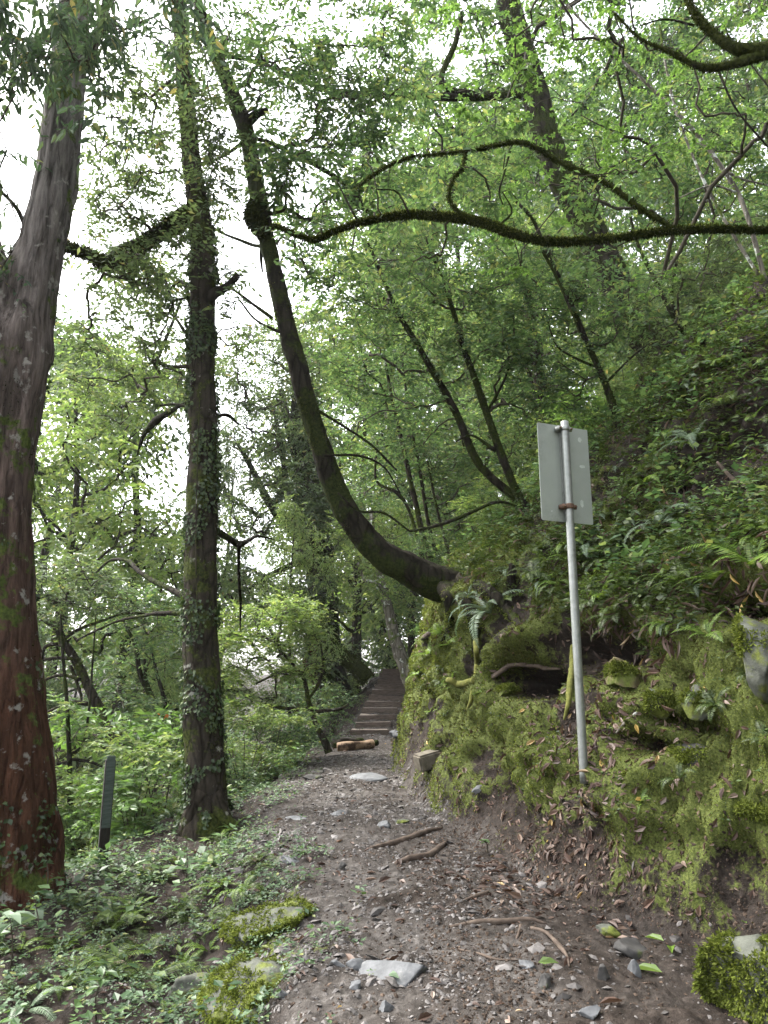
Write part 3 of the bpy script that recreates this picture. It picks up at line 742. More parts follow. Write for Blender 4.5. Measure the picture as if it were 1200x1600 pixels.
C = blobs(r, [(440, 60, 8.6, 70, 60, 1.0, 26), (540, 60, 8.8, 90, 60, 1.0, 20), (450, 170, 8.6, 70, 70, 1.0, 26), (540, 190, 8.9, 70, 60, 1.0, 27), (470, 290, 8.8, 60, 60, 1.0, 26), (560, 270, 9.0, 60, 60, 1.0, 26),
              (600, 120, 9.0, 60, 70, 1.0, 20), (420, 260, 8.4, 30, 50, .5, 8), (640, 60, 9.2, 60, 60, 1.0, 14), (340, 30, 8.8, 70, 50, .8, 13), (500, 400, 9.2, 50, 50, .8, 19), (360, 110, 8.5, 30, 40, .5, 6), (600, 300, 9.4, 60, 60, .9, 16)])
_, tw = crown_obj('crown', C, M['leaf_mid'], t, r, tw=5, tl=.38, nl=10, ll=.10, lw=.40, droop=.35)
E, R = grow(j[0][::5], j[1][::5], C, r, tip=.0045)
branches_obj('branchwork', E, R, M['twig'], t, tw, twr=.0025)

# ---- the tree that reaches in from the right edge with long mossy limbs
r = np.random.default_rng(4)
tb = np.array([3.9, 5.3, float(zt(3.9, 5.3)) - .3])
t = empty('overhanging_tree', tb, 'tree outside the right edge whose long moss-bearded limbs cross the upper frame', 'tree')
tp = np.array([tb, tb + [.05, 0, .8], tb + [-.1, -.1, 2.0], tb + [0, -.2, 3.2], tb + [.1, -.2, 5]])
trk = (catmull(tp, 90), np.linspace(.22, .12, 90))
tube_obj('trunk', trk, M['bark_mossy'], t, 24, rough=.12, rs=5)
lowj = trk[0][int(90 * .26)]
limA = line([(1330, 352, 22, 5.2), (1200, 358, 18, 5.2), (1120, 357, 17, 5.2), (1050, 360, 17, 5.2), (980, 369, 18, 5.25), (900, 377, 18, 5.3), (850, 376, 19, 5.35), (800, 364, 21, 5.4), (760, 349, 23, 5.5), (720, 341, 22, 5.6), (680, 337, 20, 5.7), (640, 335, 18, 5.8), (600, 340, 14, 5.9), (560, 348, 12, 6.0), (520, 362, 10, 6.1), (490, 374, 9, 6.2), (455, 362, 6, 6.3), (428, 352, 4, 6.4)], None, .025)
PA = np.vstack([catmull([lowj, (lowj + limA[0][0]) / 2 + [0, 0, .1], limA[0][0]], 20)[:-1], limA[0]]); rA = np.concatenate([np.linspace(limA[1][0] * 1.4, limA[1][0], 19), limA[1]])
limA = (PA, rA)
limB = line([(1050, 356, 10), (1000, 325, 10), (960, 295, 10), (925, 275, 10), (880, 256, 10), (845, 235, 9), (810, 222, 8), (770, 228, 7), (740, 234, 6), (690, 240, 6), (640, 246, 5), (600, 262, 4), (560, 290, 3)], 5.3, .025)
limC = line([(740, 343, 9), (712, 327, 8), (702, 305, 8), (708, 280, 7), (722, 262, 6), (728, 235, 4)], 5.5, .025)
hi_ = trk[0][int(90 * .62)]
limD0 = line([(1300, 74, 34), (1200, 78, 28), (1150, 76, 22), (1110, 48, 15), (1085, 20, 12), (1066, -25, 9), (1055, -80, 7)], 5.0, .025)
limD = (np.vstack([catmull([hi_, (hi_ + limD0[0][0]) / 2, limD0[0][0]], 12)[:-1], limD0[0]]), np.concatenate([np.linspace(limD0[1][0] * 1.2, limD0[1][0], 11), limD0[1]]))
limE = line([(1215, 78, 24), (1165, 94, 20), (1120, 105, 16), (1085, 101, 12), (1045, 80, 8), (1000, 60, 5), (960, 20, 4)], 5.0, .025)
limA = thin(limA, .48); limB = thin(limB, .75); limC = thin(limC, .7); limD = thin(limD, .85); limE = thin(limE, .8)
for q in (limA, limB, limC, limD, limE):
    tube_obj('limb', q, M['bark_mossy'], t, 14, rough=.22, rs=12, seed=5)
for q in ([(690, 245, 4), (690, 215, 3), (676, 200, 2)], [(800, 225, 4), (788, 270, 3), (780, 300, 3), (786, 320, 2)], [(780, 352, 4), (800, 330, 3), (785, 300, 2)], [(560, 348, 4), (540, 310, 3), (525, 280, 2)], [(848, 392, 6), (868, 430, 5), (890, 480, 4), (905, 520, 2)],
          [(1120, 105, 4), (1150, 170, 3), (1200, 230, 3)], [(640, 335, 4), (620, 300, 3), (590, 296, 2)], [(900, 268, 4), (935, 300, 3), (930, 330, 2)], [(1085, 40, 4), (1040, 30, 3), (1000, 40, 2)]):
    tube_obj('branch', line(q, 5.5), M['bark_dark'], t, 6, rough=.2, rs=20)
moss_fuzz('moss', [limA], 24000, .028, M['moss_dark'], t, r, .55)
up_ = (limA[0] + UP * .012, limA[1] * .9)
moss_fuzz('moss', [up_], 11000, .02, M['moss'], t, r, -.5, .05)
moss_fuzz('moss', [limB, limC], 8000, .02, M['moss_dark'], t, r, .4)
moss_fuzz('moss', [limD, limE], 8000, .02, M['moss_dark'], t, r, .4)
C = blobs(r, [(680, 300, 5.8, 120, 60, .7, 16), (560, 300, 6.2, 80, 60, .6, 14), (760, 250, 5.6, 110, 60, .6, 16), (640, 420, 6.2, 90, 40, .6, 12), (930, 340, 5.5, 100, 60, .5, 10), (480, 400, 6.6, 50, 40, .5, 8)])
_, tw = crown_obj('crown', C, M['leaf_mid'], t, r, tw=4, tl=.26, nl=8, ll=.07, lw=.38, droop=.4)
E, R = grow(np.vstack([limA[0][20::4], limB[0][::4], limC[0][::4]]), np.concatenate([limA[1][20::4], limB[1][::4], limC[1][::4]]), C, r, tip=.003)
branches_obj('branchwork', E, R, M['twig'], t, tw, twr=.002)

# ---- maple with bright hand-shaped leaves, upper right
r = np.random.default_rng(5)
mb_ = np.array([4.6, 6.6, float(zt(4.6, 6.6)) - .2])
t = empty('maple', mb_, 'slim maple with bright green hand-shaped leaves spread over the upper right', 'tree')
mt = (catmull([mb_, mb_ + [.1, -.1, 1.2], mb_ + [-.1, -.3, 2.6], mb_ + [-.4, -.6, 4.2]], 70), np.linspace(.06, .018, 70))
tube_obj('trunk', mt, M['bark_grey'], t, 12, rough=.12, rs=8)
C = blobs(r, [(830, 160, 5.8, 110, 90, 0.7, 16), (900, 80, 5.6, 120, 70, 0.7, 16), (780, 250, 6.2, 100, 60, 0.6, 11), (760, 60, 6.0, 120, 60, 0.6, 8), (1000, 130, 6.6, 100, 80, 0.6, 10), (870, 300, 6.2, 90, 60, 0.5, 10), (1150, 170, 6.6, 80, 90, 0.5, 14), (1170, 20, 6.6, 60, 50, 0.5, 6), (960, 230, 6.0, 90, 60, 0.5, 10), (780, 420, 6.5, 60, 50, 0.4, 5), (1000, 440, 6.9, 60, 50, 0.4, 4), (850, 20, 5.8, 150, 40, 0.5, 8)])
_, tw = crown_obj('crown', C, M['leaf_bright'], t, r, tw=3, tl=.30, nl=6, ll=.085, droop=.35, palm=True, flat=.3)
E, R = grow(mt[0][20:], mt[1][20:], C, r, tip=.003)
branches_obj('branchwork', E, R, M['twig'], t, tw, twr=.002)

# ---- the big mossy trunk high on the slope
r = np.random.default_rng(6)
g = line([(1085, 612, 84), (1050, 580, 72), (1025, 545, 62), (990, 500, 55), (950, 420, 50), (915, 345, 46), (880, 280, 44), (850, 200, 42), (825, 110, 40), (800, 30, 38), (780, -60, 34), (750, -250, 24)], 11.5, .05)
t = empty('slope_tree', g[0][0], 'big mossy trunk leaning left high on the slope behind the long limb', 'tree')
tube_obj('trunk', g, M['bark_dark'], t, 36, rough=.12, rs=4, seed=2)
moss_fuzz('moss', [g], 9000, .05, M['moss_dark'], t, r, .3, -.1)
gb = line([(815, 148, 16, 11.4), (770, 150, 14, 11.2), (710, 152, 13, 11.0), (650, 150, 12, 10.8), (595, 148, 12, 10.6), (530, 145, 11, 10.4), (485, 130, 9, 10.3), (440, 114, 8, 10.2), (405, 97, 6, 10.1), (345, 88, 4, 10)])
tube_obj('limb', gb, M['bark_dark'], t, 12, rough=.15, rs=8)
tube_obj('limb', line([(745, 150, 12, 11), (690, 130, 10, 10.9), (712, 65, 9, 10.9), (722, 20, 8, 10.9)]), M['bark_dark'], t, 10, rough=.15, rs=8)
C = blobs(r, [(700, 90, 11.8, 110, 80, 1.4, 35), (620, 200, 11, 90, 60, 1.2, 21), (770, 190, 12.6, 90, 80, 1.2, 30), (880, 60, 13.2, 110, 70, 1.4, 30), (980, 200, 13.2, 110, 110, 1.5, 40), (1080, 120, 12, 110, 90, 1.4, 30), (1000, 330, 13.2, 110, 80, 1.4, 33), (1120, 300, 12, 90, 110, 1.4, 33), (840, 360, 13.4, 110, 60, 1.2, 22), (690, 260, 11.5, 80, 60, 1.2, 21), (1150, 430, 11.5, 70, 70, 1.0, 18), (760, 10, 12.8, 120, 50, 1.2, 22), (1000, 20, 11.5, 110, 60, 1.2, 26), (1150, 20, 11.5, 80, 60, 1.2, 18), (1040, 480, 12, 70, 60, 1.0, 10), (930, 150, 13.0, 60, 60, 1.0, 12)])
_, tw = crown_obj('crown', C, M['leaf_mid'], t, r, tw=5, tl=.5, nl=11, ll=.125, lw=.42, droop=.35)
E, R = grow(np.vstack([g[0][::6], gb[0][::6]]), np.concatenate([g[1][::6], gb[1][::6]]), C, r, tip=.006)
branches_obj('branchwork', E, R, M['twig'], t, None)

# ---- slender trees on the bank
def slim(name, label, stems, mat, leafm, spec, seed, fuzz=0, cat='tree', tw=5, tl=.36, nl=10, ll=.08, tip=.004, seg=10, lw=.4, droop=.3, extra=()):
    r = np.random.default_rng(seed)
    ls = [line(s) for s in stems]
    t = empty(name, ls[0][0][0], label, cat)
    for k, q in enumerate(ls): tube_obj('trunk' if k == 0 else 'stem', q, mat, t, seg, rough=.15, rs=8, seed=seed)
    for q in extra: tube_obj('branch', line(q), mat, t, 7, rough=.2, rs=14, seed=seed)
    if fuzz: moss_fuzz('moss', ls, fuzz, .03, M['moss_dark'], t, r, .4, -.1)
    if spec:
        C = blobs(r, spec)
        _, tws = crown_obj('crown', C, leafm, t, r, tw=tw, tl=tl, nl=nl, ll=ll, lw=lw, droop=droop)
        nodes = np.vstack([q[0][len(q[0]) // 3::4] for q in ls]); nr = np.concatenate([q[1][len(q[0]) // 3::4] for q in ls])
        E, R = grow(nodes, nr, C, r, tip=tip)
        branches_obj('branchwork', E, R, M['twig'], t, tws, twr=.0022)
    return t
def Z(pts, Y, dY=0.0):
    return [(a_, b_, c_, Y + dY * k) for k, (a_, b_, c_) in enumerate(pts)]
slim('forked_sapling', 'dark two-stemmed sapling making a V on the bank left of the sign', [Z([(850, 850, 24), (838, 822, 20), (815, 785, 16), (790, 765, 14), (745, 720, 13), (715, 650, 12), (682, 590, 11), (650, 535, 9), (620, 485, 8), (592, 420, 6), (575, 380, 4)], 9.8), Z([(832, 812, 16), (808, 770, 14), (785, 715, 13), (762, 650, 12), (745, 600, 11), (725, 545, 9), (700, 460, 7), (680, 410, 5), (665, 370, 3)], 9.7)],
     M['bark_dark'], M['leaf_mid'], [(620, 440, 9.8, 80, 60, .9, 40), (560, 520, 9.9, 70, 70, .9, 40), (700, 430, 9.6, 80, 60, .9, 40), (760, 540, 9.7, 70, 60, .8, 40), (690, 560, 10, 60, 60, .8, 22), (650, 640, 10.2, 60, 60, .8, 24), (810, 600, 9.8, 40, 60, .6, 18), (560, 640, 10.2, 60, 60, .8, 26), (790, 480, 9.8, 60, 50, .8, 22)], 21, 5000,
     extra=[Z([(775, 705, 7), (755, 690, 5), (735, 680, 4), (712, 690, 2)], 9.7), Z([(640, 830, 4), (680, 822, 6), (720, 808, 6), (775, 785, 5), (812, 792, 3)], 9.6), Z([(760, 645, 5), (785, 600, 4), (800, 560, 3)], 9.7)])
slim('bent_sapling', 'thin dark sapling bending up from a crooked foot above the sign', [Z([(1045, 690, 22), (1020, 678, 19), (990, 664, 17), (966, 655, 15), (955, 625, 11), (945, 598, 10), (915, 530, 9), (890, 470, 8), (855, 395, 6), (830, 340, 5), (790, 300, 4)], 9.2)],
     M['bark_dark'], M['leaf_mid'], [(850, 440, 9.2, 80, 60, .8, 36), (920, 520, 9.4, 60, 60, .7, 26), (800, 340, 9.2, 70, 50, .8, 22), (880, 600, 9.4, 50, 40, .6, 14), (960, 470, 9.4, 60, 60, .7, 20)], 22, 2500,
     extra=[Z([(1012, 682, 9), (960, 688, 9), (925, 702, 8), (915, 708, 6)], 9.0), Z([(935, 575, 4), (900, 560, 4), (870, 540, 3), (855, 500, 2)], 9.2), Z([(945, 600, 4), (985, 560, 3), (1010, 540, 2)], 9.3)])
slim('slope_sapling', 'slim twin sapling under the big mossy trunk, uppermost on the right slope', [Z([(1105, 600, 12), (1095, 570, 9), (1060, 510, 8), (1030, 450, 7), (1000, 390, 5), (985, 340, 4)], 10), Z([(1110, 600, 10), (1075, 520, 7), (1050, 470, 6), (1058, 400, 4)], 10.2)],
     M['bark_dark'], M['leaf_olive'], [(1060, 440, 10, 80, 60, .8, 34), (1130, 500, 9.6, 70, 50, .8, 30), (1000, 540, 10, 50, 40, .6, 12), (1170, 380, 9.5, 50, 70, .7, 26)], 23, 0)
slim('bank_pole_tree', 'straight thin brown trunk rising behind the top of the sign plate', [Z([(858, 720, 24), (852, 660, 22), (842, 590, 20), (834, 540, 17), (826, 480, 14), (815, 400, 10)], 13.5), Z([(830, 700, 9), (838, 620, 8), (800, 520, 6)], 13.6)],
     M['bark_grey'], M['leaf_mid'], [(820, 470, 13.5, 90, 70, 1.2, 60), (860, 580, 13.5, 50, 50, 1.0, 20), (900, 640, 13.5, 60, 50, 1.0, 30), (760, 600, 13.8, 70, 60, 1.0, 40)], 24, 0, tl=.45, ll=.1)
slim('thin_stem_tree', 'cluster of bare thin stems behind the foot of the leaning tree', [Z([(678, 890, 9), (664, 850, 9), (648, 780, 8), (630, 700, 7), (612, 620, 5), (598, 540, 4)], 12.5), Z([(690, 885, 7), (672, 830, 6), (655, 730, 5), (640, 650, 4), (628, 560, 3)], 12.6), Z([(706, 880, 6), (684, 800, 4), (668, 720, 3)], 12.4), Z([(662, 880, 7), (640, 800, 5), (620, 770, 6), (588, 750, 4), (590, 690, 3)], 12.4)],
     M['bark_grey'], M['leaf_mid'], [(600, 600, 12.6, 80, 60, 1.0, 44), (680, 700, 12.8, 70, 60, 1.0, 44), (720, 760, 12.8, 60, 60, 1.0, 40), (580, 740, 12.8, 40, 60, .8, 20), (780, 680, 12.8, 50, 60, .9, 26), (640, 520, 12.6, 60, 50, 1.0, 24), (750, 830, 12.5, 60, 36, .7, 24)], 25, 0, tl=.42, ll=.085)

slim('pale_sapling', 'pale bare-stemmed sapling leaning left across the maple leaves, upper right', [Z([(1240, 560, 9), (1205, 470, 8), (1165, 330, 7), (1130, 265, 7), (1080, 200, 6), (1010, 130, 5), (940, 65, 4), (880, 0, 4), (840, -60, 3)], 8.2, .03), Z([(1185, 430, 5), (1130, 340, 5), (1085, 250, 4), (1050, 150, 4), (1030, 40, 3)], 8.3)],
     M['bark_pale'], M['leaf_mid'], [(1100, 180, 8.4, 80, 60, .7, 14), (1000, 90, 8.6, 80, 60, .7, 12)], 29, 0, extra=[Z([(1130, 265, 5), (1160, 280, 4), (1200, 290, 3), (1240, 310, 3)], 8.1), Z([(1150, 300, 4), (1110, 290, 3), (1060, 310, 2)], 8.2)])
# ---- trees round the steps
slim('step_tree', 'small lichen-streaked tree leaning over the right side of the wooden steps', [Z([(655, 1092, 34), (644, 1066, 28), (630, 1036, 22), (618, 1000, 19), (606, 950, 16), (596, 910, 12), (585, 860, 9), (580, 800, 6)], 19.5), Z([(596, 910, 7), (570, 905, 6), (560, 880, 4)], 19.5)],
     M['bark_pale'], M['leaf_lime'], [(600, 900, 19.6, 50, 40, 1.2, 36), (560, 850, 19.6, 50, 50, 1.2, 36), (620, 820, 20, 50, 40, 1.2, 30), (640, 960, 19.8, 30, 40, .8, 14)], 26, 1500, tl=.5, ll=.10)
r = np.random.default_rng(27)
kt = line([(528, 1110, 66), (517, 1070, 54), (508, 1000, 47), (500, 900, 44), (493, 840, 46), (486, 790, 40), (478, 720, 32), (470, 650, 30), (470, 560, 20)], 22.5, .08)
t = empty('far_cedar', kt[0][0], 'large dark cedar trunk standing left of the wooden steps', 'tree')
tube_obj('trunk', kt, M['bark_dark'], t, 32, rough=.14, rs=1.6, ridge=.07, nridge=9, stretch=.15)
for q in ([(488, 860, 22), (462, 832, 18), (440, 812, 16), (415, 775, 12), (395, 735, 9), (370, 690, 5)], [(488, 790, 22), (470, 730, 18), (452, 670, 14), (440, 610, 8)], [(425, 792, 10), (445, 760, 10), (440, 700, 8), (430, 650, 5)], [(505, 900, 12), (470, 880, 10), (420, 900, 8), (390, 920, 5)]):
    tube_obj('limb', line(q, 22.3, .1), M['bark_dark'], t, 12, rough=.15, rs=4)
C = blobs(r, [(430, 580, 22, 80, 80, 2, 80), (400, 680, 22, 60, 60, 1.8, 50), (480, 560, 22, 50, 90, 1.8, 40), (470, 700, 21.5, 60, 50, 1.5, 44), (410, 790, 22, 60, 50, 1.5, 40), (480, 780, 21.5, 50, 40, 1.3, 36), (450, 940, 22, 50, 30, 1.3, 34), (390, 900, 22, 30, 30, 1.0, 8), (530, 820, 22, 30, 60, 1.2, 20), (490, 930, 21.3, 40, 40, 1.0, 30), (500, 1010, 21, 30, 40, 1.0, 14), (495, 800, 21.3, 40, 50, 1.0, 34)])
crown_obj('crown', C, M['leaf_olive'], t, r, tw=6, tl=.75, nl=12, ll=.14, lw=.4, droop=.4)
E, R = grow(kt[0][::5], kt[1][::5], C, r, tip=.012)
branches_obj('branchwork', E, R, M['twig'], t)
t = empty('dead_cedar', at(478, 1110, 21.5), 'reddish split trunk of a dead cedar left of the dark cedar', 'tree trunk')
tube_obj('trunk', line([(476, 1120, 34), (480, 1080, 28), (484, 1040, 24), (487, 1005, 20), (488, 985, 10)], 21.5, .06), M['bark_red'], t, 24, rough=.14, rs=2, ridge=.08, nridge=6, stretch=.12)
q = line([(575, 1062, 24), (560, 1046, 24), (530, 1018, 22), (502, 990, 20), (480, 964, 17), (470, 950, 10)], 20.8, .06)
t = empty('leaning_log', q[0][0], 'mossy dark log leaning up to the left above the wooden steps', 'log')
tube_obj('trunk', q, M['bark_mossy'], t, 16, rough=.15, rs=4)
moss_fuzz('moss', [q], 3000, .08, M['moss_dark'], t, np.random.default_rng(8), .3)
slim('path_edge_tree', 'small tree with a layered yellow-green crown at the left path edge', [Z([(514, 1176, 13), (508, 1160, 11), (497, 1138, 9), (483, 1100, 8), (475, 1062, 6), (455, 1035, 5), (435, 1012, 4), (420, 980, 3)], 12.8), Z([(480, 1095, 5), (497, 1070, 5), (505, 1040, 4), (500, 1000, 2)], 12.8)],
     M['bark_grey'], M['leaf_lime'], [(420, 960, 12.6, 70, 22, .9, 34), (390, 1010, 12.6, 60, 22, .8, 30), (470, 965, 12.8, 40, 25, .7, 20), (440, 1040, 12.6, 60, 20, .8, 24), (370, 1060, 12.4, 40, 22, .6, 16), (400, 1105, 12.4, 50, 22, .6, 16), (460, 1000, 12.8, 40, 20, .6, 14), (360, 990, 12.6, 30, 24, .6, 12)], 28, 0, tl=.34, ll=.085, nl=10, lw=.42, droop=.1,
     extra=[Z([(490, 1108, 7), (460, 1108, 6), (430, 1104, 5), (400, 1098, 3)], 12.6), Z([(492, 1112, 6), (530, 1108, 5), (545, 1100, 3)], 13), Z([(475, 1050, 4), (440, 1050, 4), (400, 1068, 3)], 12.6)])

# ---- valley side, left
slim('arched_tree', 'crooked grey-green trunk arching left between the red tree and the ivy-clad trunk', [Z([(200, 1180, 22), (176, 1140, 18), (150, 1098, 16), (132, 1060, 15), (120, 1035, 14), (98, 1000, 12), (90, 982, 11), (72, 970, 9), (56, 958, 7), (30, 940, 5)], 12)],
     M['bark_grey'], M['leaf_olive'], [(110, 900, 12, 60, 40, .9, 34), (60, 960, 11.8, 60, 40, .8, 20), (160, 930, 12, 60, 30, .8, 24)], 31, 1500, tl=.42, ll=.09,
     extra=[Z([(90, 1006, 6), (70, 1012, 6), (64, 1040, 5), (60, 1090, 3)], 11.9), Z([(118, 1030, 6), (88, 1028, 5), (56, 1034, 4), (40, 1040, 3)], 11.9), Z([(126, 1062, 6), (95, 1055, 5), (60, 1066, 4)], 11.9), Z([(140, 1100, 7), (110, 1098, 6), (80, 1110, 5), (60, 1120, 3)], 11.9), Z([(168, 1172, 6), (140, 1150, 5), (110, 1130, 3)], 11.8),
            Z([(96, 1003, 5), (120, 985, 5), (165, 968, 4), (200, 958, 4), (260, 962, 3)], 12.0), Z([(110, 1040, 6), (125, 1080, 5), (128, 1100, 3)], 12)])
slim('bare_thicket_tree', 'thin dark upright tree left of the wooden post', [Z([(116, 1360, 18), (112, 1320, 13), (110, 1270, 10), (109, 1200, 8), (107, 1150, 7), (104, 1090, 6), (98, 1020, 5), (95, 960, 3)], 9.8), Z([(130, 1345, 11), (120, 1300, 9), (111, 1262, 7)], 9.8)],
     M['bark_dark'], M['leaf_lime'], [(120, 1250, 9.6, 50, 40, .6, 26), (100, 1140, 9.8, 50, 40, .6, 10), (100, 1330, 9.4, 40, 26, .5, 16), (60, 1220, 9.6, 50, 40, .6, 12)], 32, 0, tl=.3, ll=.075, droop=.15,
     extra=[Z([(109, 1190, 5), (80, 1196, 5), (60, 1206, 4)], 9.7), Z([(109, 1186, 5), (140, 1190, 5), (160, 1198, 3)], 9.9), Z([(108, 1180, 4), (130, 1160, 4), (140, 1100, 4), (145, 1030, 3), (150, 960, 2)], 9.9), Z([(112, 1270, 5), (90, 1262, 4), (70, 1240, 3)], 9.7), Z([(110, 1300, 5), (90, 1310, 4), (70, 1330, 3)], 9.7)])
slim('forked_valley_tree', 'slender forked tree with sparse leaves left of the ivy-clad trunk', [Z([(262, 1150, 15), (246, 1110, 12), (232, 1080, 10), (218, 1050, 8), (212, 1010, 7), (200, 985, 5), (188, 960, 3)], 13.5), Z([(236, 1086, 7), (228, 1060, 6), (226, 1030, 4)], 13.5), Z([(262, 1140, 8), (256, 1090, 7), (244, 1050, 5), (238, 1020, 3)], 13.6)],
     M['bark_dark'], M['leaf_mid'], [(215, 950, 13.5, 70, 40, 1.0, 36), (260, 1010, 13.5, 36, 40, .8, 14), (180, 1060, 13.4, 36, 40, .8, 14), (225, 1110, 13.2, 50, 26, .8, 24)], 33, 0, tl=.42, ll=.09,
     extra=[Z([(240, 1125, 5), (262, 1115, 5), (285, 1104, 4)], 13.4)])
#@@NEXT2
# ------------------------------------------------------------------ forest behind: one tree of each kind, then copies with their parts
def proto_tree(seed, barkm, leafm, H=10.0, cr=3.0, low=.16, n=240, tw=8, nl=12, ll=.15, lean=.1, multi=1, tl=.8):
    r = np.random.default_rng(seed)
    t = empty('forest_tree', (0, 0, 0), 'x', 'tree')
    nodes, nr = [], []
    for k in range(multi):
        a = r.uniform(0, 2 * pi)
        pts = [np.array([0.12 * k, 0, -.6])]
        dx = np.array([cos(a), sin(a), 0]) * lean * (1 + k)
        for q in (.15, .35, .55, .75, .95):
            pts.append(np.array([0, 0, H * q]) + dx * H * q * .5 + np.append(r.normal(0, .02 * H * q, 2), 0))
        P = catmull(pts, 60); R = np.linspace(.017 * H, .003 * H, 60)
        V, Q, T = tube(P, R, 12, rough=.12, rs=3, seed=seed)
        MB().add(V, Q, T).build('trunk' if k == 0 else 'stem', barkm, t)
        nodes.append(P[12::3]); nr.append(R[12::3])
    nodes, nr = np.concatenate(nodes), np.concatenate(nr)
    # crown: uneven lumps at different heights
    C = []
    nl_ = 16
    for k in range(nl_):
        q = low + (1 - low) * (k + r.uniform(0, 1)) / nl_
        prof = .35 + .75 * sin(pi * min(1, (q - low) / (1 - low) * .85 + .12))
        a = r.uniform(0, 2 * pi); d = cr * prof * r.uniform(.3, .75)
        c = np.array([cos(a) * d, sin(a) * d, H * q]) 
        C.append(ellipsoid(r, c, np.array([.42, .42, .26]) * cr * r.uniform(.7, 1.2) * (.6 + .4 * prof), n // nl_))
    C = np.concatenate(C)
    crown_obj('crown', C, leafm, t, r, tw=tw, tl=tl, nl=nl, ll=ll, lw=.42, droop=.35)
    E, R = grow(nodes, nr, C, r, tip=.0012 * H)
    branches_obj('branchwork', E, R, barkm, t, None, seg=4)
    return t
def copy_tree(src):
    c = src.copy(); COL.objects.link(c)
    for ch in list(src.children):
        d = ch.copy(); COL.objects.link(d); d.parent = c
    return c
protos = [proto_tree(101, M['bark_grey'], M['leaf_mid'], cr=3.2), proto_tree(102, M['bark_dark'], M['leaf_olive'], cr=2.8, lean=.2), proto_tree(103, M['bark_grey'], M['leaf_lime'], cr=3.4, low=.2),
          proto_tree(104, M['bark_dark'], M['leaf_dark'], cr=2.6, low=.12), proto_tree(105, M['bark_grey'], M['leaf_olive'], cr=3.6, multi=2, lean=.25)]
first = [True] * len(protos)
GV, GH = 'trees growing out of the valley on the left', 'trees crowding the slope behind'
forest = [
    (462, 18.5, 800, .42, 2, 'pale bright young tree veiling the dark cedar left of the steps', GV),  # u, Y, v of the top, crown width factor, kind, label, group
    (130, 19, 590, 1.0, 2, 'broad pale yellow-green tree between the red tree and the ivy-clad trunk', GV),
    (215, 25, 470, .9, 1, 'tall olive tree rising left of the ivy-clad trunk', GV),
    (80, 30, 520, 1.0, 0, 'hazy tall tree just right of the red-barked tree', GV),
    (350, 31, 700, .5, 4, 'olive tree in the gap right of the ivy-clad trunk', GV),
    (150, 42, 760, .9, 4, 'far low valley tree behind the crooked arched trunk', GV),
    (262, 17, 1000, .4, 2, 'low leafy valley tree hugging the left side of the ivy-clad trunk', GV),
    (60, 16, 1010, .4, 1, 'low valley tree against the right side of the red trunk', GV),
    (350, 19, 1040, .8, 2, 'low bright tree in the valley under the white sky gap', GV),
    (560, 29, 480, .9, 2, 'bright tree in the gap under the curve of the leaning tree', GH),
    (600, 36, 330, 1.0, 1, 'tall olive tree behind the upper curve of the leaning tree', GH),
    (640, 25, 560, .8, 0, 'mid-green tree behind the cluster of bare thin stems', GH),
    (700, 31, 250, 1.0, 2, 'tall bright tree behind the forked sapling', GH),
    (740, 22, 500, .8, 1, 'olive tree right behind the V of the forked sapling', GH),
    (790, 34, 170, .9, 4, 'very tall twin-stemmed tree above the mossy long limb', GH),
    (830, 23, 330, .8, 2, 'bright tree behind the sign plate', GH),
    (900, 28, 110, .8, 0, 'tall tree behind the maple leaves', GH),
    (960, 21, 250, .8, 1, 'olive tree right of the big leaning mossy trunk', GH),
    (1030, 27, 60, .8, 3, 'tall dark tree behind the upper right mossy limbs', GH),
    (1090, 19, 200, .8, 2, 'yellow-green tree above the foot of the slope saplings', GH),
    (1160, 23, 40, .9, 1, 'tall olive tree at the upper right edge', GH),
    (1190, 15, 300, .7, 0, 'mid-green tree crowning the right end of the slope', GH),
    (1000, 17, 430, .55, 0, 'young tree between the big mossy trunk and the twin saplings', GH),
    (1270, 19, 60, .9, 4, 'twin-stemmed tree half outside the right edge', GH),
    (545, 40, 560, .9, 0, 'far tree framed between the dark cedar and the leaning tree', GH),
    (690, 42, 170, .8, 1, 'farthest tall tree above the centre of the slope', GH),
]
for k, (u, Y, vt, wf, kd, lab, grp) in enumerate(forest):
    top = at(u, vt, Y); x, y = top[0], Y
    z0 = float(zt(x, y)) - .1
    H = max(2.5, (top[2] - z0) / .98)
    o = protos[kd] if first[kd] else copy_tree(protos[kd])
    first[kd] = False
    o.location = (x, y, z0)
    sr = (.35 + .065 * H) * wf
    o.scale = (sr, sr, H / 10.0)
    o.rotation_euler = (0, 0, (k * 2.4) % 6.28)
    tag(o, lab, 'tree', grp)

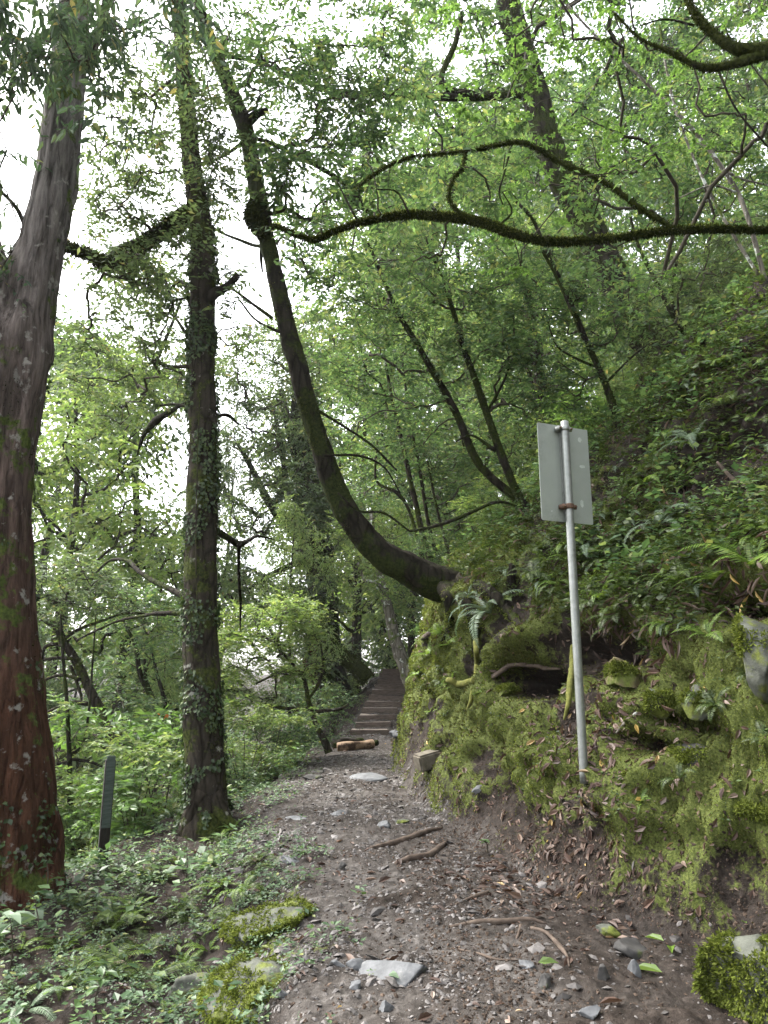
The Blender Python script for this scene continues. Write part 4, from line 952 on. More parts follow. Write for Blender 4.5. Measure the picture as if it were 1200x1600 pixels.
# ---- shrubs
def proto_shrub(seed, leafm, n=70, ll=.085, cr=.75, H=1.7):
    r = np.random.default_rng(seed)
    t = empty('shrub', (0, 0, 0), 'x', 'shrub')
    nodes, nr = [], []
    for k in range(5):
        a = k * 1.26 + r.uniform(-.3, .3); s = r.uniform(.25, .6)
        P = catmull([(0, 0, -.1), (cos(a) * .1, sin(a) * .1, H * .3), (cos(a) * s * .6, sin(a) * s * .6, H * .6), (cos(a) * s, sin(a) * s, H * .9)], 24)
        R = np.linspace(.014, .004, 24)
        V, Q, T = tube(P, R, 6, rough=.1); MB().add(V, Q, T).build('stem', M['twig'], t)
        nodes.append(P[6:]); nr.append(R[6:])
    C = np.concatenate([ellipsoid(r, (r.normal(0, .35), r.normal(0, .35), H * r.uniform(.3, .95)), (.4, .4, .2), n // 7) for _ in range(7)])
    _, tw = crown_obj('crown', C, leafm, t, r, tw=5, tl=.32, nl=9, ll=ll, lw=.45, droop=.2)
    E, R = grow(np.concatenate(nodes), np.concatenate(nr), C, r, tip=.002)
    branches_obj('branchwork', E, R, M['twig'], t, tw, seg=4, twr=.0018)
    return t
sh = [proto_shrub(201, M['leaf_lime']), proto_shrub(202, M['leaf_mid'], ll=.07), proto_shrub(203, M['leaf_bright'], ll=.11, n=50), proto_shrub(204, M['leaf_olive'])]
sfirst = [True] * 4
shrubs = [  # u, v of the foot, Y, height m, kind, label
    (205, 1330, 9.0, 1.1, 2, 'bright green sapling bush beside the wooden post'), (250, 1290, 9.6, 1.5, 0, 'yellow-green bush left of the foot of the ivy-clad trunk'), (225, 1215, 10.5, 1.7, 2, 'light green bush behind the top of the wooden post'),
    (140, 1330, 9.2, .9, 2, 'fresh green bush left of the wooden post'), (95, 1320, 10, 1.0, 0, 'pale bush between the red trunk and the thin dark tree'), (270, 1215, 12, 1.0, 3, 'olive bush behind the ivy-clad trunk, under the orange tape'),
    (170, 1240, 13, 1.0, 0, 'pale yellow-green bush under the crooked arched trunk'), (120, 1250, 14, .9, 3, 'olive bush in the valley between the thin dark tree and red trunk'), (380, 1250, 10.5, 1.1, 1, 'low green bush right of the ivy-clad trunk'),
    (420, 1215, 11.5, 1.2, 0, 'light green bush on the drop below the path edge'), (370, 1210, 12, 1.4, 1, 'tall thin-leaved bush right of the ivy-clad trunk'), (455, 1180, 13.2, 1.1, 1, 'green bush under the yellow-green small tree'), (400, 1170, 14, 1.2, 0, 'pale bush behind the small yellow-green tree'),
    (470, 1130, 16, 1.5, 1, 'green bush left of the bottom wooden step'), (520, 1100, 19, 1.0, 3, 'olive bush left of the wooden steps'), (545, 1062, 23, 1.2, 0, 'light bush beyond the top of the wooden steps'), (585, 1040, 27, 1.4, 1, 'bush closing the view above the wooden steps'),
    (440, 1120, 19, 1.3, 1, 'bush in front of the dark cedar foot'), (690, 985, 16.5, .9, 2, 'bright bush above the steps on the bank shoulder'), (700, 880, 12, 1.0, 1, 'bush behind the foot of the leaning tree'), (770, 860, 11.5, 1.0, 0, 'light bush between leaning tree and forked sapling'),
    (800, 830, 10.6, .7, 1, 'low bush at the foot of the forked sapling'), (910, 750, 11, 1.0, 2, 'bright leafy bush right behind the sign plate'), (960, 700, 10.8, .9, 3, 'olive bush under the bent sapling'), (730, 830, 13.5, 1.6, 0, 'tall light bush behind the cluster of thin stems'), (880, 690, 12.5, 1.6, 0, 'light bush above the sign plate'),
    (1060, 600, 12, 1.2, 1, 'bush at the foot of the big mossy slope trunk'), (1140, 540, 11, 1.2, 3, 'olive bush on the upper right slope'), (1190, 480, 10.5, 1.2, 1, 'bush on the slope at the right edge'), (980, 640, 12, 1.3, 0, 'light bush between bent sapling and big slope trunk'),
]
for k, (u, v, Y, H, kd, lab) in enumerate(shrubs):
    p = at(u, v, Y); z0 = float(zt(p[0], Y)) - .05
    Hh = max(H, (p[2] - z0) + H * .6) if u < 640 else H
    o = sh[kd] if sfirst[kd] else copy_tree(sh[kd])
    sfirst[kd] = False
    o.location = (p[0], Y, z0); s = Hh / 1.7
    o.scale = (max(.6, H / 1.7 * 1.15), max(.6, H / 1.7 * 1.15), s); o.rotation_euler = (0, 0, k * 1.7)
    tag(o, lab, 'shrub', 'bushes on the slopes')

# ---- ferns
def frond(Lf, a, el, rng, npair=18, width=.2, twist=0.0, curve=1.3):
    t = np.linspace(0, 1, 14)
    ang = el - curve * t ** 1.3
    ds = Lf / 13
    x = np.concatenate([[0], np.cumsum(np.cos(ang[:-1]) * ds)]); z = np.concatenate([[0], np.cumsum(np.sin(ang[:-1]) * ds)])
    P = np.stack([x * cos(a), x * sin(a), z], 1)
    side0 = np.array([-sin(a), cos(a), 0.0])
    tt = np.linspace(.12, .985, npair)
    X = np.stack([np.interp(tt, t, P[:, k]) for k in range(3)], 1)
    T = norm(np.gradient(X, axis=0)); Nn = norm(np.cross(T, side0)); Nn *= np.sign(Nn[:, 2:3] + 1e-6)
    prof = np.sin(np.clip(tt * .92 + .12, 0, 1) * pi) ** .75 * (1 - .35 * tt)
    ln = Lf * width * prof + .004
    Vs, Qs, o = [], [], 0
    for sg in (1, -1):
        D = side0 * sg + T * .45 - Nn * .18 + rng.normal(0, .06, X.shape)
        V, Q = leaves(X, D, Nn + rng.normal(0, .12, X.shape), ln * rng.uniform(.85, 1.1, npair), np.maximum(Lf * .86 / npair * .42, .0015), .1, .3)
        Vs.append(V); Qs.append(Q + o); o += len(V)
    return P, np.concatenate(Vs), np.concatenate(Qs)
def proto_fern(seed, leafm, nf=9, Lf=.42, el=(.5, 1.1), curve=1.4, width=.2, npair=26, dead=False):
    r = np.random.default_rng(seed)
    t = empty('fern', (0, 0, 0), 'x', 'fern')
    for k in range(nf):
        P, V, Q = frond(Lf * r.uniform(.45, 1.15), k * 2 * pi / nf + r.uniform(-.45, .45), r.uniform(*el), r, npair, width, curve=curve * r.uniform(.8, 1.2))
        mb = MB().add(V, Q)
        v2, q2 = tubes(P[None], np.linspace(.0035, .001, 14)[None], 3); mb.add(v2, q2)
        mb.build('frond', M['litter'] if dead and k == nf - 1 else leafm, t, smooth_=False)
    return t
fp = {'g': [proto_fern(301, M['fern']), proto_fern(302, M['fern'], nf=8, curve=2.0, dead=True), proto_fern(306, M['fern'], nf=12, curve=2.3, el=(.3, 1.2), width=.24), proto_fern(307, M['fern_lime'], nf=7, curve=2.2, width=.17)], 's': [proto_fern(303, M['fern_silver'], nf=11, curve=2.1, width=.15, npair=34)], 'l': [proto_fern(304, M['fern_lime'], nf=8, curve=1.1), proto_fern(305, M['fern_lime'], nf=6, curve=1.5)]}
ffirst = {id(o): True for v in fp.values() for o in v}
from mathutils import Matrix
def put_fern(p, nrm, size, kind, label, group, rng, tilt=.45):
    src = fp[kind][rng.integers(len(fp[kind]))]
    if ffirst[id(src)]: o = src; ffirst[id(src)] = False
    else: o = copy_tree(src)
    axis = Vector(norm(UP * (1 - tilt) + np.asarray(nrm) * tilt))
    q = Vector((0, 0, 1)).rotation_difference(axis)
    o.rotation_mode = 'QUATERNION'
    from mathutils import Quaternion
    o.rotation_quaternion = q @ Quaternion((0, 0, 1), rng.uniform(0, 6.28))
    s = size / .42
    o.scale = (s * rng.uniform(.8, 1.2), s * rng.uniform(.8, 1.2), s * rng.uniform(.7, 1.15)); o.location = [float(c) for c in p]
    return tag(o, label, 'fern', group)
def nrm_at(p):
    e = .08
    return norm(np.array([-(zt(p[0] + e, p[1]) - zt(p[0] - e, p[1])) / (2 * e), -(zt(p[0], p[1] + e) - zt(p[0], p[1] - e)) / (2 * e), 1.0]))
r = np.random.default_rng(50)
hero = [(765, 955, .62, 's', 'wide silvery fern overhanging the bank at the foot of the leaning tree'), (730, 930, .42, 's', 'small silvery fern tucked against the leaning tree foot'), (1035, 815, .50, 's', 'silver-white fern drooping over the dark bank right of the sign plate'), (985, 815, .30, 's', 'small silver-white fern left of the drooping one, right of the sign'),
        (1080, 690, .50, 's', 'blue-grey fern under the bent sapling foot'), (1190, 640, .5, 's', 'grey fern at the right edge, high on the slope'), (1175, 880, .62, 'l', 'large yellow-green fern at the right edge above the pale rock'), (1130, 905, .42, 'l', 'yellow-green fern reaching left from the right edge'), (1195, 820, .40, 'l', 'bright fern tip high at the right edge'),
        (1105, 985, .26, 'l', 'small vivid green fern on the dark soil left of the pale rock'), (690, 985, .42, 'l', 'vivid green fern hanging under the leaning tree foot'), (672, 1020, .40, 'l', 'bright fern on the corner of the mossy bank'), (700, 1005, .34, 'l', 'lime fern beside the hanging one on the bank corner'), (650, 1050, .30, 'l', 'lime fern lowest on the mossy bank corner'),
        (840, 900, .45, 'g', 'green fern on the bank left of the sign pole'), (890, 870, .35, 'l', 'light fern right behind the sign pole'), (950, 870, .36, 'g', 'green fern just right of the sign pole'), (820, 850, .42, 'g', 'green fern at the foot of the forked sapling'),
        (372, 1548, .26, 'l', 'light green fern on the mossy mound by the path'), (235, 1530, .46, 'g', 'spreading fern left of the mossy mound'), (330, 1480, .3, 'g', 'small fern up the bank from the mossy mound'), (90, 1540, .42, 'g', 'fern at the bottom left among low leaves'), (180, 1450, .40, 'g', 'fern below the red-barked tree'), (45, 1575, .36, 's', 'pale fern in the bottom left corner')]
for (u, v, sz, kd, lab) in hero:
    p = on(u, v)
    put_fern(p - UP * .02, nrm_at(p), sz, kd, lab, None, r)
def fern_region(n, boxes, size, kinds, label, group, cond):
    k = 0; tries = 0
    while k < n and tries < n * 8:
        tries += 1
        b_ = boxes[r.integers(len(boxes))]
        u, v = r.uniform(b_[0], b_[2]), r.uniform(b_[1], b_[3])
        p = on(u, v)
        if not cond(p): continue
        kk = kinds[r.integers(len(kinds))]
        put_fern(p - UP * .02, nrm_at(p), r.uniform(*size), kk, label[kk], group, r)
        k += 1
rX = lambda p: p[0] - float(ip(p[1], XR))
fern_region(160, [(930, 560, 1200, 860), (760, 780, 1000, 940), (1000, 480, 1200, 700), (940, 820, 1120, 980)], (.15, .38), 'ggggggggggsll', {'g': 'green fern among many on the dark slope behind the sign', 's': 'silvery fern among many on the dark slope behind the sign', 'l': 'light green fern among many on the dark slope behind the sign'}, 'ferns on the slope', lambda p: rX(p) > .7 and p[1] < 13)
fern_region(26, [(660, 940, 760, 1080), (640, 1040, 700, 1120), (980, 1000, 1200, 1300)], (.12, .24), 'lgg', {'g': 'small green fern sprouting from the mossy bank face', 'l': 'small lime fern sprouting from the mossy bank face'}, 'small ferns on the mossy bank', lambda p: rX(p) > .15 and p[1] < 14)
fern_region(85, [(0, 1420, 330, 1600), (100, 1340, 400, 1480), (330, 1290, 470, 1400)], (.14, .32), 'gggl', {'g': 'low green fern in the ground cover left of the path', 'l': 'low light fern in the ground cover left of the path'}, 'ferns left of the path', lambda p: p[0] < float(ip(p[1], XL)) - .1)
for v in fp.values():
    for o in v:
        if ffirst[id(o)]:
            for ch in list(o.children): bpy.data.objects.remove(ch)
            bpy.data.objects.remove(o)

# ------------------------------------------------------------------ ground cover, moss, litter, gravel (uncountable)
r = np.random.default_rng(60)
def cover(name, label, w, n, size, h, mat, per=6, k=0):
    P, N, f = pick(w, n, r)
    X = np.repeat(P, per, 0); Nn = np.repeat(N, per, 0)
    hh = np.repeat(r.uniform(.2, 1, n) * h, per) * r.uniform(.5, 1, n * per)
    a = r.uniform(0, 2 * pi, n * per)
    side = np.stack([np.cos(a), np.sin(a), np.zeros_like(a)], 1)
    sz = size * np.repeat(.4 + 1.1 * r.random(n) ** 2.4, per) * r.uniform(.7, 1.2, n * per)
    base = X + norm(Nn * .5 + UP) * hh[:, None] + side * (sz * r.uniform(.1, .7, n * per))[:, None]
    V, Q = leaves(base, side + r.normal(0, .25, X.shape) + Nn * .15, UP + Nn * .6 + r.normal(0, .3, X.shape), sz, sz * .3, .2)
    o = MB().add(V, Q).build(name, mat, None, smooth_=False)
    return tag(o, label, cat=name.replace('_', ' '), kind='stuff')
wl = (F_ls > -.35) & (FD < 18)
cover('ground_cover', 'low leafy plants carpeting the slope left of the path', wl * np.clip(.45 + 1.3 * F_n2 + .5 * F_n1, 0.04, 1) * smooth((F_ls + .3 + .25 * F_n2) / .5) / np.maximum(FD, 3), 13000, .036, .10, M['cover'], 6)
cover('ground_cover', 'broader darker leaves standing out of the carpet left of the path', wl * np.clip(.2 + .9 * F_n1 - .6 * F_n2, 0.02, 1) * smooth((F_ls - .1) / .5) / np.maximum(FD, 3), 2600, .075, .20, M['leaf_mid'], 5)
cover('undergrowth', 'small dark leaves and seedlings covering the upper slope', (F_r > .75) * (FD < 30) * np.clip(.6 + F_n2 + .6 * F_n1, .2, 1) / np.maximum(FD, 3) ** .7, 42000, .05, .2, M['fern'], 6)
cover('undergrowth', 'taller light green seedlings standing on the upper slope', (F_r > 1.1) * (FD < 22) * np.clip(.1 + F_n1 - .6 * F_n2, .02, 1) / np.maximum(FD, 3) ** .6, 5000, .07, .38, M['leaf_mid'], 7)
cover('undergrowth', 'small creeping leaves scattered over the mossy bank', (F_r > .2) * (F_r < 1.6) * (FD < 16) * np.clip(-.1 + 1.2 * F_n2, .01, 1) / np.maximum(FD, 3), 2600, .022, .03, M['leaf_ivy'], 5)
cover('undergrowth', 'far undergrowth on the valley and hill slopes', ((F_l > .4) | (F_r > 1.2)) * (FD > 9) * (FD < 60) / np.maximum(FD, 3) ** 1.0, 30000, .075, .4, M['leaf_mid'], 6)
P, N, f = pick((F_r > .75) * (FD < 20) * np.clip(.25 + 1.2 * F_n1 - .5 * F_n2, .04, 1) / np.maximum(FD, 3), 9000, r)
o = MB().add(*leaves_six(P + N * .03, r.normal(0, .6, P.shape) - UP * .9 + N * .5, N + r.normal(0, .4, P.shape), .13 * r.uniform(.3, 1.2, len(P)), .009, .3, .3)).build('leaf_litter', M['litter'], None, smooth_=False)
tag(o, 'dry dead fronds and stalks hanging on the dark upper slope', 'dead fronds', kind='stuff')
# moss cushions
for (mt, nn_, ll_, sd, lab) in (('moss', 230000, .016, 1.0, 'yellow-green moss cushioning the face of the bank'), ('moss_brown', 90000, .020, -1.0, 'browner, longer moss in patches on the bank')):
    P, N, f = pick(F_moss * (FD < 18) * np.clip(.1 + F_moss, 0, 1) * np.clip(.45 + 1.4 * sd * F_n2, .02, 1) / np.maximum(FD, 3) ** 1.3, nn_, r)
    D = N * .55 + r.normal(0, .5, P.shape) - UP * .35
    ln = ll_ * r.uniform(.3, 1.7, len(P)) * np.clip(FD[f] / 6, .6, 1.8)
    o = MB().add(*leaves(P - N * .004, D, r.normal(size=P.shape), ln, ln * .16, .1)).build('moss', M[mt], None, smooth_=False)
    tag(o, lab, 'moss', kind='stuff')
# fallen leaves
wlit = (FD < 22) * (F_path * .38 * np.where(FC[:, 0] > .55, .6, 1) + (F_bank > .05) * (F_r < .8) * .8 + (F_l > 0) * (F_l < 2.2) * .35 + (F_r > .8) * .45) * np.clip(.5 + 1.1 * F_n2, .1, 1.4)
wlit = wlit + 2.5 * np.exp(-((FC[:, 0] - 1.15) ** 2 + (FC[:, 1] - 5.3) ** 2) / .5) * (FD < 22)
P, N, f = pick(wlit / np.maximum(FD, 3) ** .8, 13000, r)
a = r.normal(size=P.shape); D = norm(a - N * (a * N).sum(1, keepdims=True)) + N * r.normal(.05, .18, (len(P), 1))
ln = (.022 + .075 * r.random(len(P)) ** 2.2)
o = MB().add(*leaves_six(P + N * .006, D, N + r.normal(0, .35, P.shape), ln, ln * .2, .35, .25)).build('leaf_litter', M['litter'], None, smooth_=False)
tag(o, 'dry brown and pinkish fallen leaves scattered on path and bank', 'fallen leaves', kind='stuff')
# slate chips
def chips(n, lo, hi, w, flat):
    P, N, f = pick(w, n, r)
    base = np.array([[1, 0, 0], [.3, .9, 0], [-.8, .6, 0], [-.9, -.4, 0], [.2, -1, 0], [.15, .1, 1], [-.2, -.1, -1]], float)
    tri = np.array([[0, 1, 5], [1, 2, 5], [2, 3, 5], [3, 4, 5], [4, 0, 5], [1, 0, 6], [2, 1, 6], [3, 2, 6], [4, 3, 6], [0, 4, 6]])
    s = lo * (hi / lo) ** (r.random(n) ** 2.2)
    B = base[None] * (1 + r.normal(0, .22, (n, 7, 3)))
    B = B * np.stack([s, s * r.uniform(.5, .9, n), s * flat * r.uniform(.6, 1.3, n)], 1)[:, None]
    a = r.uniform(0, 2 * pi, n); ca, sa = np.cos(a)[:, None], np.sin(a)[:, None]
    B = np.stack([B[..., 0] * ca - B[..., 1] * sa, B[..., 0] * sa + B[..., 1] * ca, B[..., 2]], -1)
    Nn = norm(N + r.normal(0, .28, N.shape)); tx = norm(np.cross(Nn, np.array([0, 1.0, .1]))); ty = np.cross(Nn, tx)
    V = P[:, None] + B[..., :1] * tx[:, None] + B[..., 1:2] * ty[:, None] + B[..., 2:] * Nn[:, None] + (Nn * (s * .12)[:, None])[:, None]
    return V.reshape(-1, 3), (np.arange(n)[:, None, None] * 7 + tri).reshape(-1, 3)
mb = MB()
V, T = chips(21000, .005, .022, (F_path * np.where((FC[:, 0] > .5) & (FC[:, 1] < 5.5), .3, 1) + .08 * (F_l > 0) * (F_l < 1.2)) * (FD < 24) * np.clip(.35 + 1.5 * F_n2 + .6 * F_n1, .04, 1.6) / np.maximum(FD, 2.5) ** 1.2, .45); mb.add(V, None, T)
V, T = chips(2600, .015, .05, (F_path * np.where((FC[:, 0] > .6) & (FC[:, 1] < 5.5), .3, 1) + .15 * (F_l > 0) * (F_l < .8)) * (FD < 24) * np.clip(.4 + 1.2 * F_n1, .05, 1.5) / np.maximum(FD, 2.5) ** .6, .35); mb.add(V, None, T)
cb = MB()
V, T = chips(20000, .003, .016, ((F_path + (F_r > 0) * (F_r < .6)) * (FC[:, 0] > .2) * (FC[:, 1] < 7.5) + .25 * F_path) * (1 - F_moss) * (FD < 14) / np.maximum(FD, 2.5), .6); cb.add(V, None, T)
tag(cb.build('soil_crumbs', M['crumb'], None, smooth_=False), 'dark brown crumbs of earth and bark on the bare soil', 'soil', kind='stuff')
tag(mb.build('gravel', M['gravel'], None, smooth_=False), 'grey slate chips and pebbles covering the trodden path', 'gravel', kind='stuff')

# ------------------------------------------------------------------ rocks
def ico(sub):
    import bmesh
    bm = bmesh.new(); bmesh.ops.create_icosphere(bm, subdivisions=sub, radius=1.0)
    V = np.array([v.co[:] for v in bm.verts]); T = np.array([[v.index for v in f.verts] for f in bm.faces]); bm.free()
    return V, T
IV, IT = ico(4)
def rock(name, label, u, v, w, h, mat, seed, group=None, d=None, sink=.35, rz=None, cuts=18, tilt=0, cat='stone', p=None, bump=.10):
    r = np.random.default_rng(seed)
    p = on(u, v) if p is None else np.asarray(p, float)
    k = depth(p) / FPX
    W, Hh = w * k * .5, h * k * .5; Dd = W * .75 if d is None else d * .5
    V = IV.copy()
    for _ in range(cuts):
        n_ = norm(r.normal(size=3)); c = r.uniform(.34, .78)
        q = V @ n_ - c
        V = V - np.where(q > 0, q, 0)[:, None] * n_ * .96
    V = V + norm(V) * (bump * fbm(V, 1.6, seed, 3) + bump * .45 * fbm(V, 6.5, seed + 3, 3))[:, None]
    V = V * np.array([W, Dd, Hh]) * 1.25
    a = r.uniform(-.6, .6) if rz is None else rz
    V = np.stack([V[:, 0] * cos(a) - V[:, 1] * sin(a), V[:, 0] * sin(a) + V[:, 1] * cos(a), V[:, 2]], 1)
    if tilt: V = np.stack([V[:, 0] * cos(tilt) - V[:, 2] * sin(tilt), V[:, 1], V[:, 0] * sin(tilt) + V[:, 2] * cos(tilt)], 1)
    base = p + UP * Hh * (1 - 2 * sink - (.25 if name == 'stone' else 0))
    o = MB().add(V + base, None, IT).build(name, mat, None, base=base)
    return tag(o, label, cat, group)
SG = 'slate stones on the path'
rock('rock', 'big rock capped with yellow moss in the bottom right corner', 1185, 1575, 170, 170, M['rock_mossy'], 1, d=.5, cat='rock', sink=.35, cuts=9, bump=.24)
rock('rock', 'pale greenish rock jutting from the bank at the right edge', 1195, 1050, 90, 150, M['rock_mossy'], 2, d=.4, tilt=.35, cat='rock', sink=.3)
rock('rock', 'tan rock with a flat face in the dark hollow right of the pole', 967, 1062, 62, 66, M['rock_tan'], 3, d=.3, cat='rock', sink=.35)
rock('rock', 'brownish rock at the left end of the dark hollow', 792, 1082, 50, 34, M['rock_tan'], 4, d=.3, cat='rock', sink=.4)
rock('rock', 'pale lichen rock bulging from the moss above a dark crack', 1030, 1112, 62, 60, M['rock_mossy'], 5, d=.3, cat='rock', sink=.45)
rock('rock', 'grey bank rock right of the one above the dark crack', 1092, 1100, 44, 62, M['rock_mossy'], 6, d=.25, cat='rock', sink=.45)
rock('rock', 'dark block set in the moss low on the right bank', 1082, 1190, 60, 56, M['rock_dark'], 7, d=.25, cat='rock', sink=.45, cuts=14)
rock('rock', 'low dark stone right of the pole foot', 992, 1215, 44, 30, M['rock_dark'], 8, d=.2, cat='rock', sink=.4)
rock('rock', 'moss-speckled stone at the right edge of the bank', 1180, 1275, 40, 26, M['rock_mossy'], 9, d=.2, cat='rock', sink=.4)
rock('stone', 'large flat pale slate slab flush in the foreground path', 622, 1512, 100, 44, M['rock'], 11, SG, sink=.45, rz=-.3, cuts=5, d=.22, bump=.05)
rock('stone', 'grey slab left of the pale foreground slab', 565, 1508, 44, 30, M['rock'], 12, SG, sink=.42)
rock('stone', 'small grey stone left of the two foreground slabs', 525, 1504, 30, 24, M['rock'], 13, SG, sink=.4)
rock('stone', 'angular stone with a black face on the right of the path', 988, 1488, 56, 38, M['rock_dark'], 14, SG, sink=.22, cuts=14)
rock('stone', 'pale upright chip below the black-faced stone', 991, 1518, 26, 38, M['rock'], 15, SG, sink=.25)
rock('stone', 'moss-capped stone above the black-faced stone', 945, 1452, 50, 30, M['rock_mossy'], 16, SG, sink=.35)
rock('stone', 'squarish stone with moss on its left, right foreground', 943, 1528, 26, 28, M['rock_dark'], 17, SG, sink=.3)
rock('stone', 'grey stone at the centre right of the foreground path', 1165 - 345, 1508, 28, 18, M['rock'], 18, SG, sink=.3)
rock('stone', 'dark slate stone at the right foreground near the bottom', 846, 1535, 34, 30, M['rock_dark'], 19, SG, sink=.35)
rock('stone', 'small dark cube of stone in the middle of the path', 538, 1354, 17, 14, M['rock_dark'], 20, SG, sink=.25, cuts=14)
rock('stone', 'flat stone ledge across the path', 532, 1268, 44, 10, M['rock'], 21, SG, sink=.4, rz=.2, d=.25)
rock('stone', 'long low stone ledge left of the other ledge', 465, 1276, 44, 8, M['rock'], 22, SG, sink=.4, d=.2)
rock('stone', 'dark slab at the left edge of the path', 490, 1212, 40, 14, M['rock_dark'], 23, SG, sink=.35, d=.35)
rock('stone', 'second dark slab on the left path edge, above the first', 500, 1202, 30, 10, M['rock_dark'], 24, SG, sink=.35, d=.3)
rock('stone', 'grey rock ledge in the right half of the path below the bank corner', 580, 1212, 50, 16, M['rock'], 25, SG, sink=.4, d=.5)
rock('stone', 'pale stone beside the bottom wooden step', 618, 1146, 26, 14, M['rock'], 26, SG, sink=.35, d=.4)
rock('stone', 'flat grey stone where the path meets the moss', 600, 1288, 30, 18, M['rock'], 27, SG, sink=.35, d=.15)
rock('stone', 'greenish stone at the foot of the mossy bank', 630, 1282, 34, 16, M['rock_mossy'], 28, SG, sink=.35, d=.15)
rock('stone', 'pale stone on the left lip of the path', 455, 1340, 40, 16, M['rock'], 29, SG, sink=.4, d=.12)
rock('stone', 'pale rounded stone at the bottom centre', 440, 1555, 26, 20, M['rock'], 30, SG, sink=.3)
rock('stone', 'slate stone at the bottom edge of the path', 605, 1575, 40, 34, M['rock'], 31, SG, sink=.4)
rock('stone', 'grey stone at the bottom left of the path', 555, 1540, 30, 24, M['rock'], 32, SG, sink=.35)
rock('stone', 'grey stone at the bottom right of the path', 920, 1585, 36, 26, M['rock'], 33, SG, sink=.35)
rock('stone', 'flat stone in the leaves above the path roots', 745, 1232, 24, 12, M['rock'], 34, SG, sink=.3, d=.1)
# square-cut block in the moss
r = np.random.default_rng(70)
def box(mb, c, size, rot=None, bev=.0):
    """bevelled box as one closed mesh"""
    import bmesh
    bm = bmesh.new(); bmesh.ops.create_cube(bm, size=1.0)
    for v in bm.verts: v.co = Vector((v.co.x * size[0], v.co.y * size[1], v.co.z * size[2]))
    if bev: bmesh.ops.bevel(bm, geom=list(bm.edges), offset=bev, segments=2, affect='EDGES')
    bmesh.ops.triangulate(bm, faces=bm.faces)
    V = np.array([v.co[:] for v in bm.verts]); T = np.array([[v.index for v in f.verts] for f in bm.faces]); bm.free()
    if rot is not None: V = V @ np.array(rot.to_matrix()).T
    mb.add(V + np.asarray(c), None, T)
from mathutils import Euler
p = on(668, 1198)
mb = MB(); box(mb, p + [0, -.03, .06], (.30, .2, .17), Euler((.05, -.22, .35)), .018)
o = mb.build('stone_block', simple_mat("block_stone", (.05, .042, .03), (.125, .11, .085), 14, .8, .5), None, base=p, smooth_=False)
tag(o, 'square-cut weathered block lodged in the moss of the bank corner', 'block')

# mossy mounds on the left lip of the path, and moss on the bigger rocks
r = np.random.default_rng(71)
def rock_fuzz(o, n, lo=-.1, thr=-.25, L=.03):
    V = np.array([q.co[:] for q in o.data.vertices]); nn = norm(V)
    k = r.integers(0, len(V), n)
    keep = (nn[k][:, 2] > lo) & (fbm(V[k], 5.0, 5, 2) > thr)
    X = V[k][keep] + r.normal(0, .008, (keep.sum(), 3)); d_ = nn[k][keep]
    ln = L * r.uniform(.5, 1.4, len(X))
    Vv, Q = leaves(X, d_ * .7 + r.normal(0, .45, X.shape) - UP * .3, r.normal(size=X.shape), ln, ln * .2, .1)
    link('moss', raw_mesh('moss', Vv, [Q], M['moss'], smooth_=False), o)
for o in [q for q in COL.objects if q.name.startswith('rock')]:
    big = o.name == 'rock'
    rock_fuzz(o, 45000 if big else 14000, -.5 if big else 0.0, -.3 if big else 0.0, .017 if big else .02)
for (u, v, w, h, s, lab) in ((432, 1458, 150, 66, 41, 'moss-topped mound at the left lip of the path'), (388, 1556, 150, 84, 42, 'steep mossy rock below the mound, bottom left of the path'), (300, 1555, 100, 46, 43, 'pale flat rock left of the steep mossy rock')):
    p = on(u, v)
    o = rock('mossy_mound' if s < 43 else 'rock', lab, u, v, w, h, M['rock_mossy'], s, d=.45 if s < 43 else .2, sink=.42, cat='mound' if s < 43 else 'rock', cuts=10, bump=.26)
    if s < 43: rock_fuzz(o, 26000, -.3, -.22, .016)

# ------------------------------------------------------------------ roots and sticks
def root(name, label, pts, mat, lift=.25, cat='root', group=None, seg=9, parts=(), free=False):
    P, R = [], []
    for p in pts:
        q = on(p[0], p[1]); w = p[2] * .5 / FPX * depth(q)
        q = q + UP * (w * lift) + (np.array([0, -1, 0]) * p[3] if len(p) > 3 else 0)
        P.append(q); R.append(w)
    P = np.array(P); n = max(12, int(np.linalg.norm(np.diff(P, axis=0), axis=1).sum() / .025))
    Pd = catmull(P, n); Rd = np.maximum(np.interp(np.linspace(0, 1, n), np.linspace(0, 1, len(R)), R), .003)
    V, Q, T = tube(Pd, Rd, seg, rough=.25, rs=14, seed=len(label))
    o = MB().add(V, Q, T).build(name, mat, None, base=P[0])
    return tag(o, label, cat, group)
RG = 'roots crossing the ground'
root('root', 'upper bare root crossing the path from the bank', [(582, 1322, 6), (610, 1316, 11), (640, 1306, 11), (668, 1297, 9), (690, 1290, 4)], M['root'], group=RG)
root('root', 'lower bare root crossing the path, parallel to the upper one', [(618, 1347, 6), (640, 1340, 11), (668, 1334, 12), (688, 1322, 10), (694, 1314, 5)], M['root'], group=RG)
root('root', 'knotty root lying at the right of the foreground path', [(700, 1446, 5), (740, 1440, 9), (780, 1438, 10), (820, 1434, 8), (850, 1440, 4)], M['root'], group=RG)
root('root', 'short curved root curling down beside the knotty root', [(826, 1448, 5), (850, 1458, 6), (866, 1470, 7), (880, 1482, 7), (884, 1496, 5), (888, 1508, 3)], M['root'], group=RG, lift=.8)
root('root', 'thin root left of the curled one in the foreground', [(812, 1442, 5), (806, 1460, 5), (800, 1475, 3)], M['root'], group=RG)
root('root', 'thin root trailing down the middle of the foreground path', [(716, 1480, 3), (745, 1490, 4), (775, 1496, 4), (810, 1497, 2)], M['root'], group=RG)
root('root', 'dark stick-like root above the lettering-free centre of path', [(710, 1412, 4), (735, 1400, 7), (760, 1392, 5)], M['root'], group=RG)
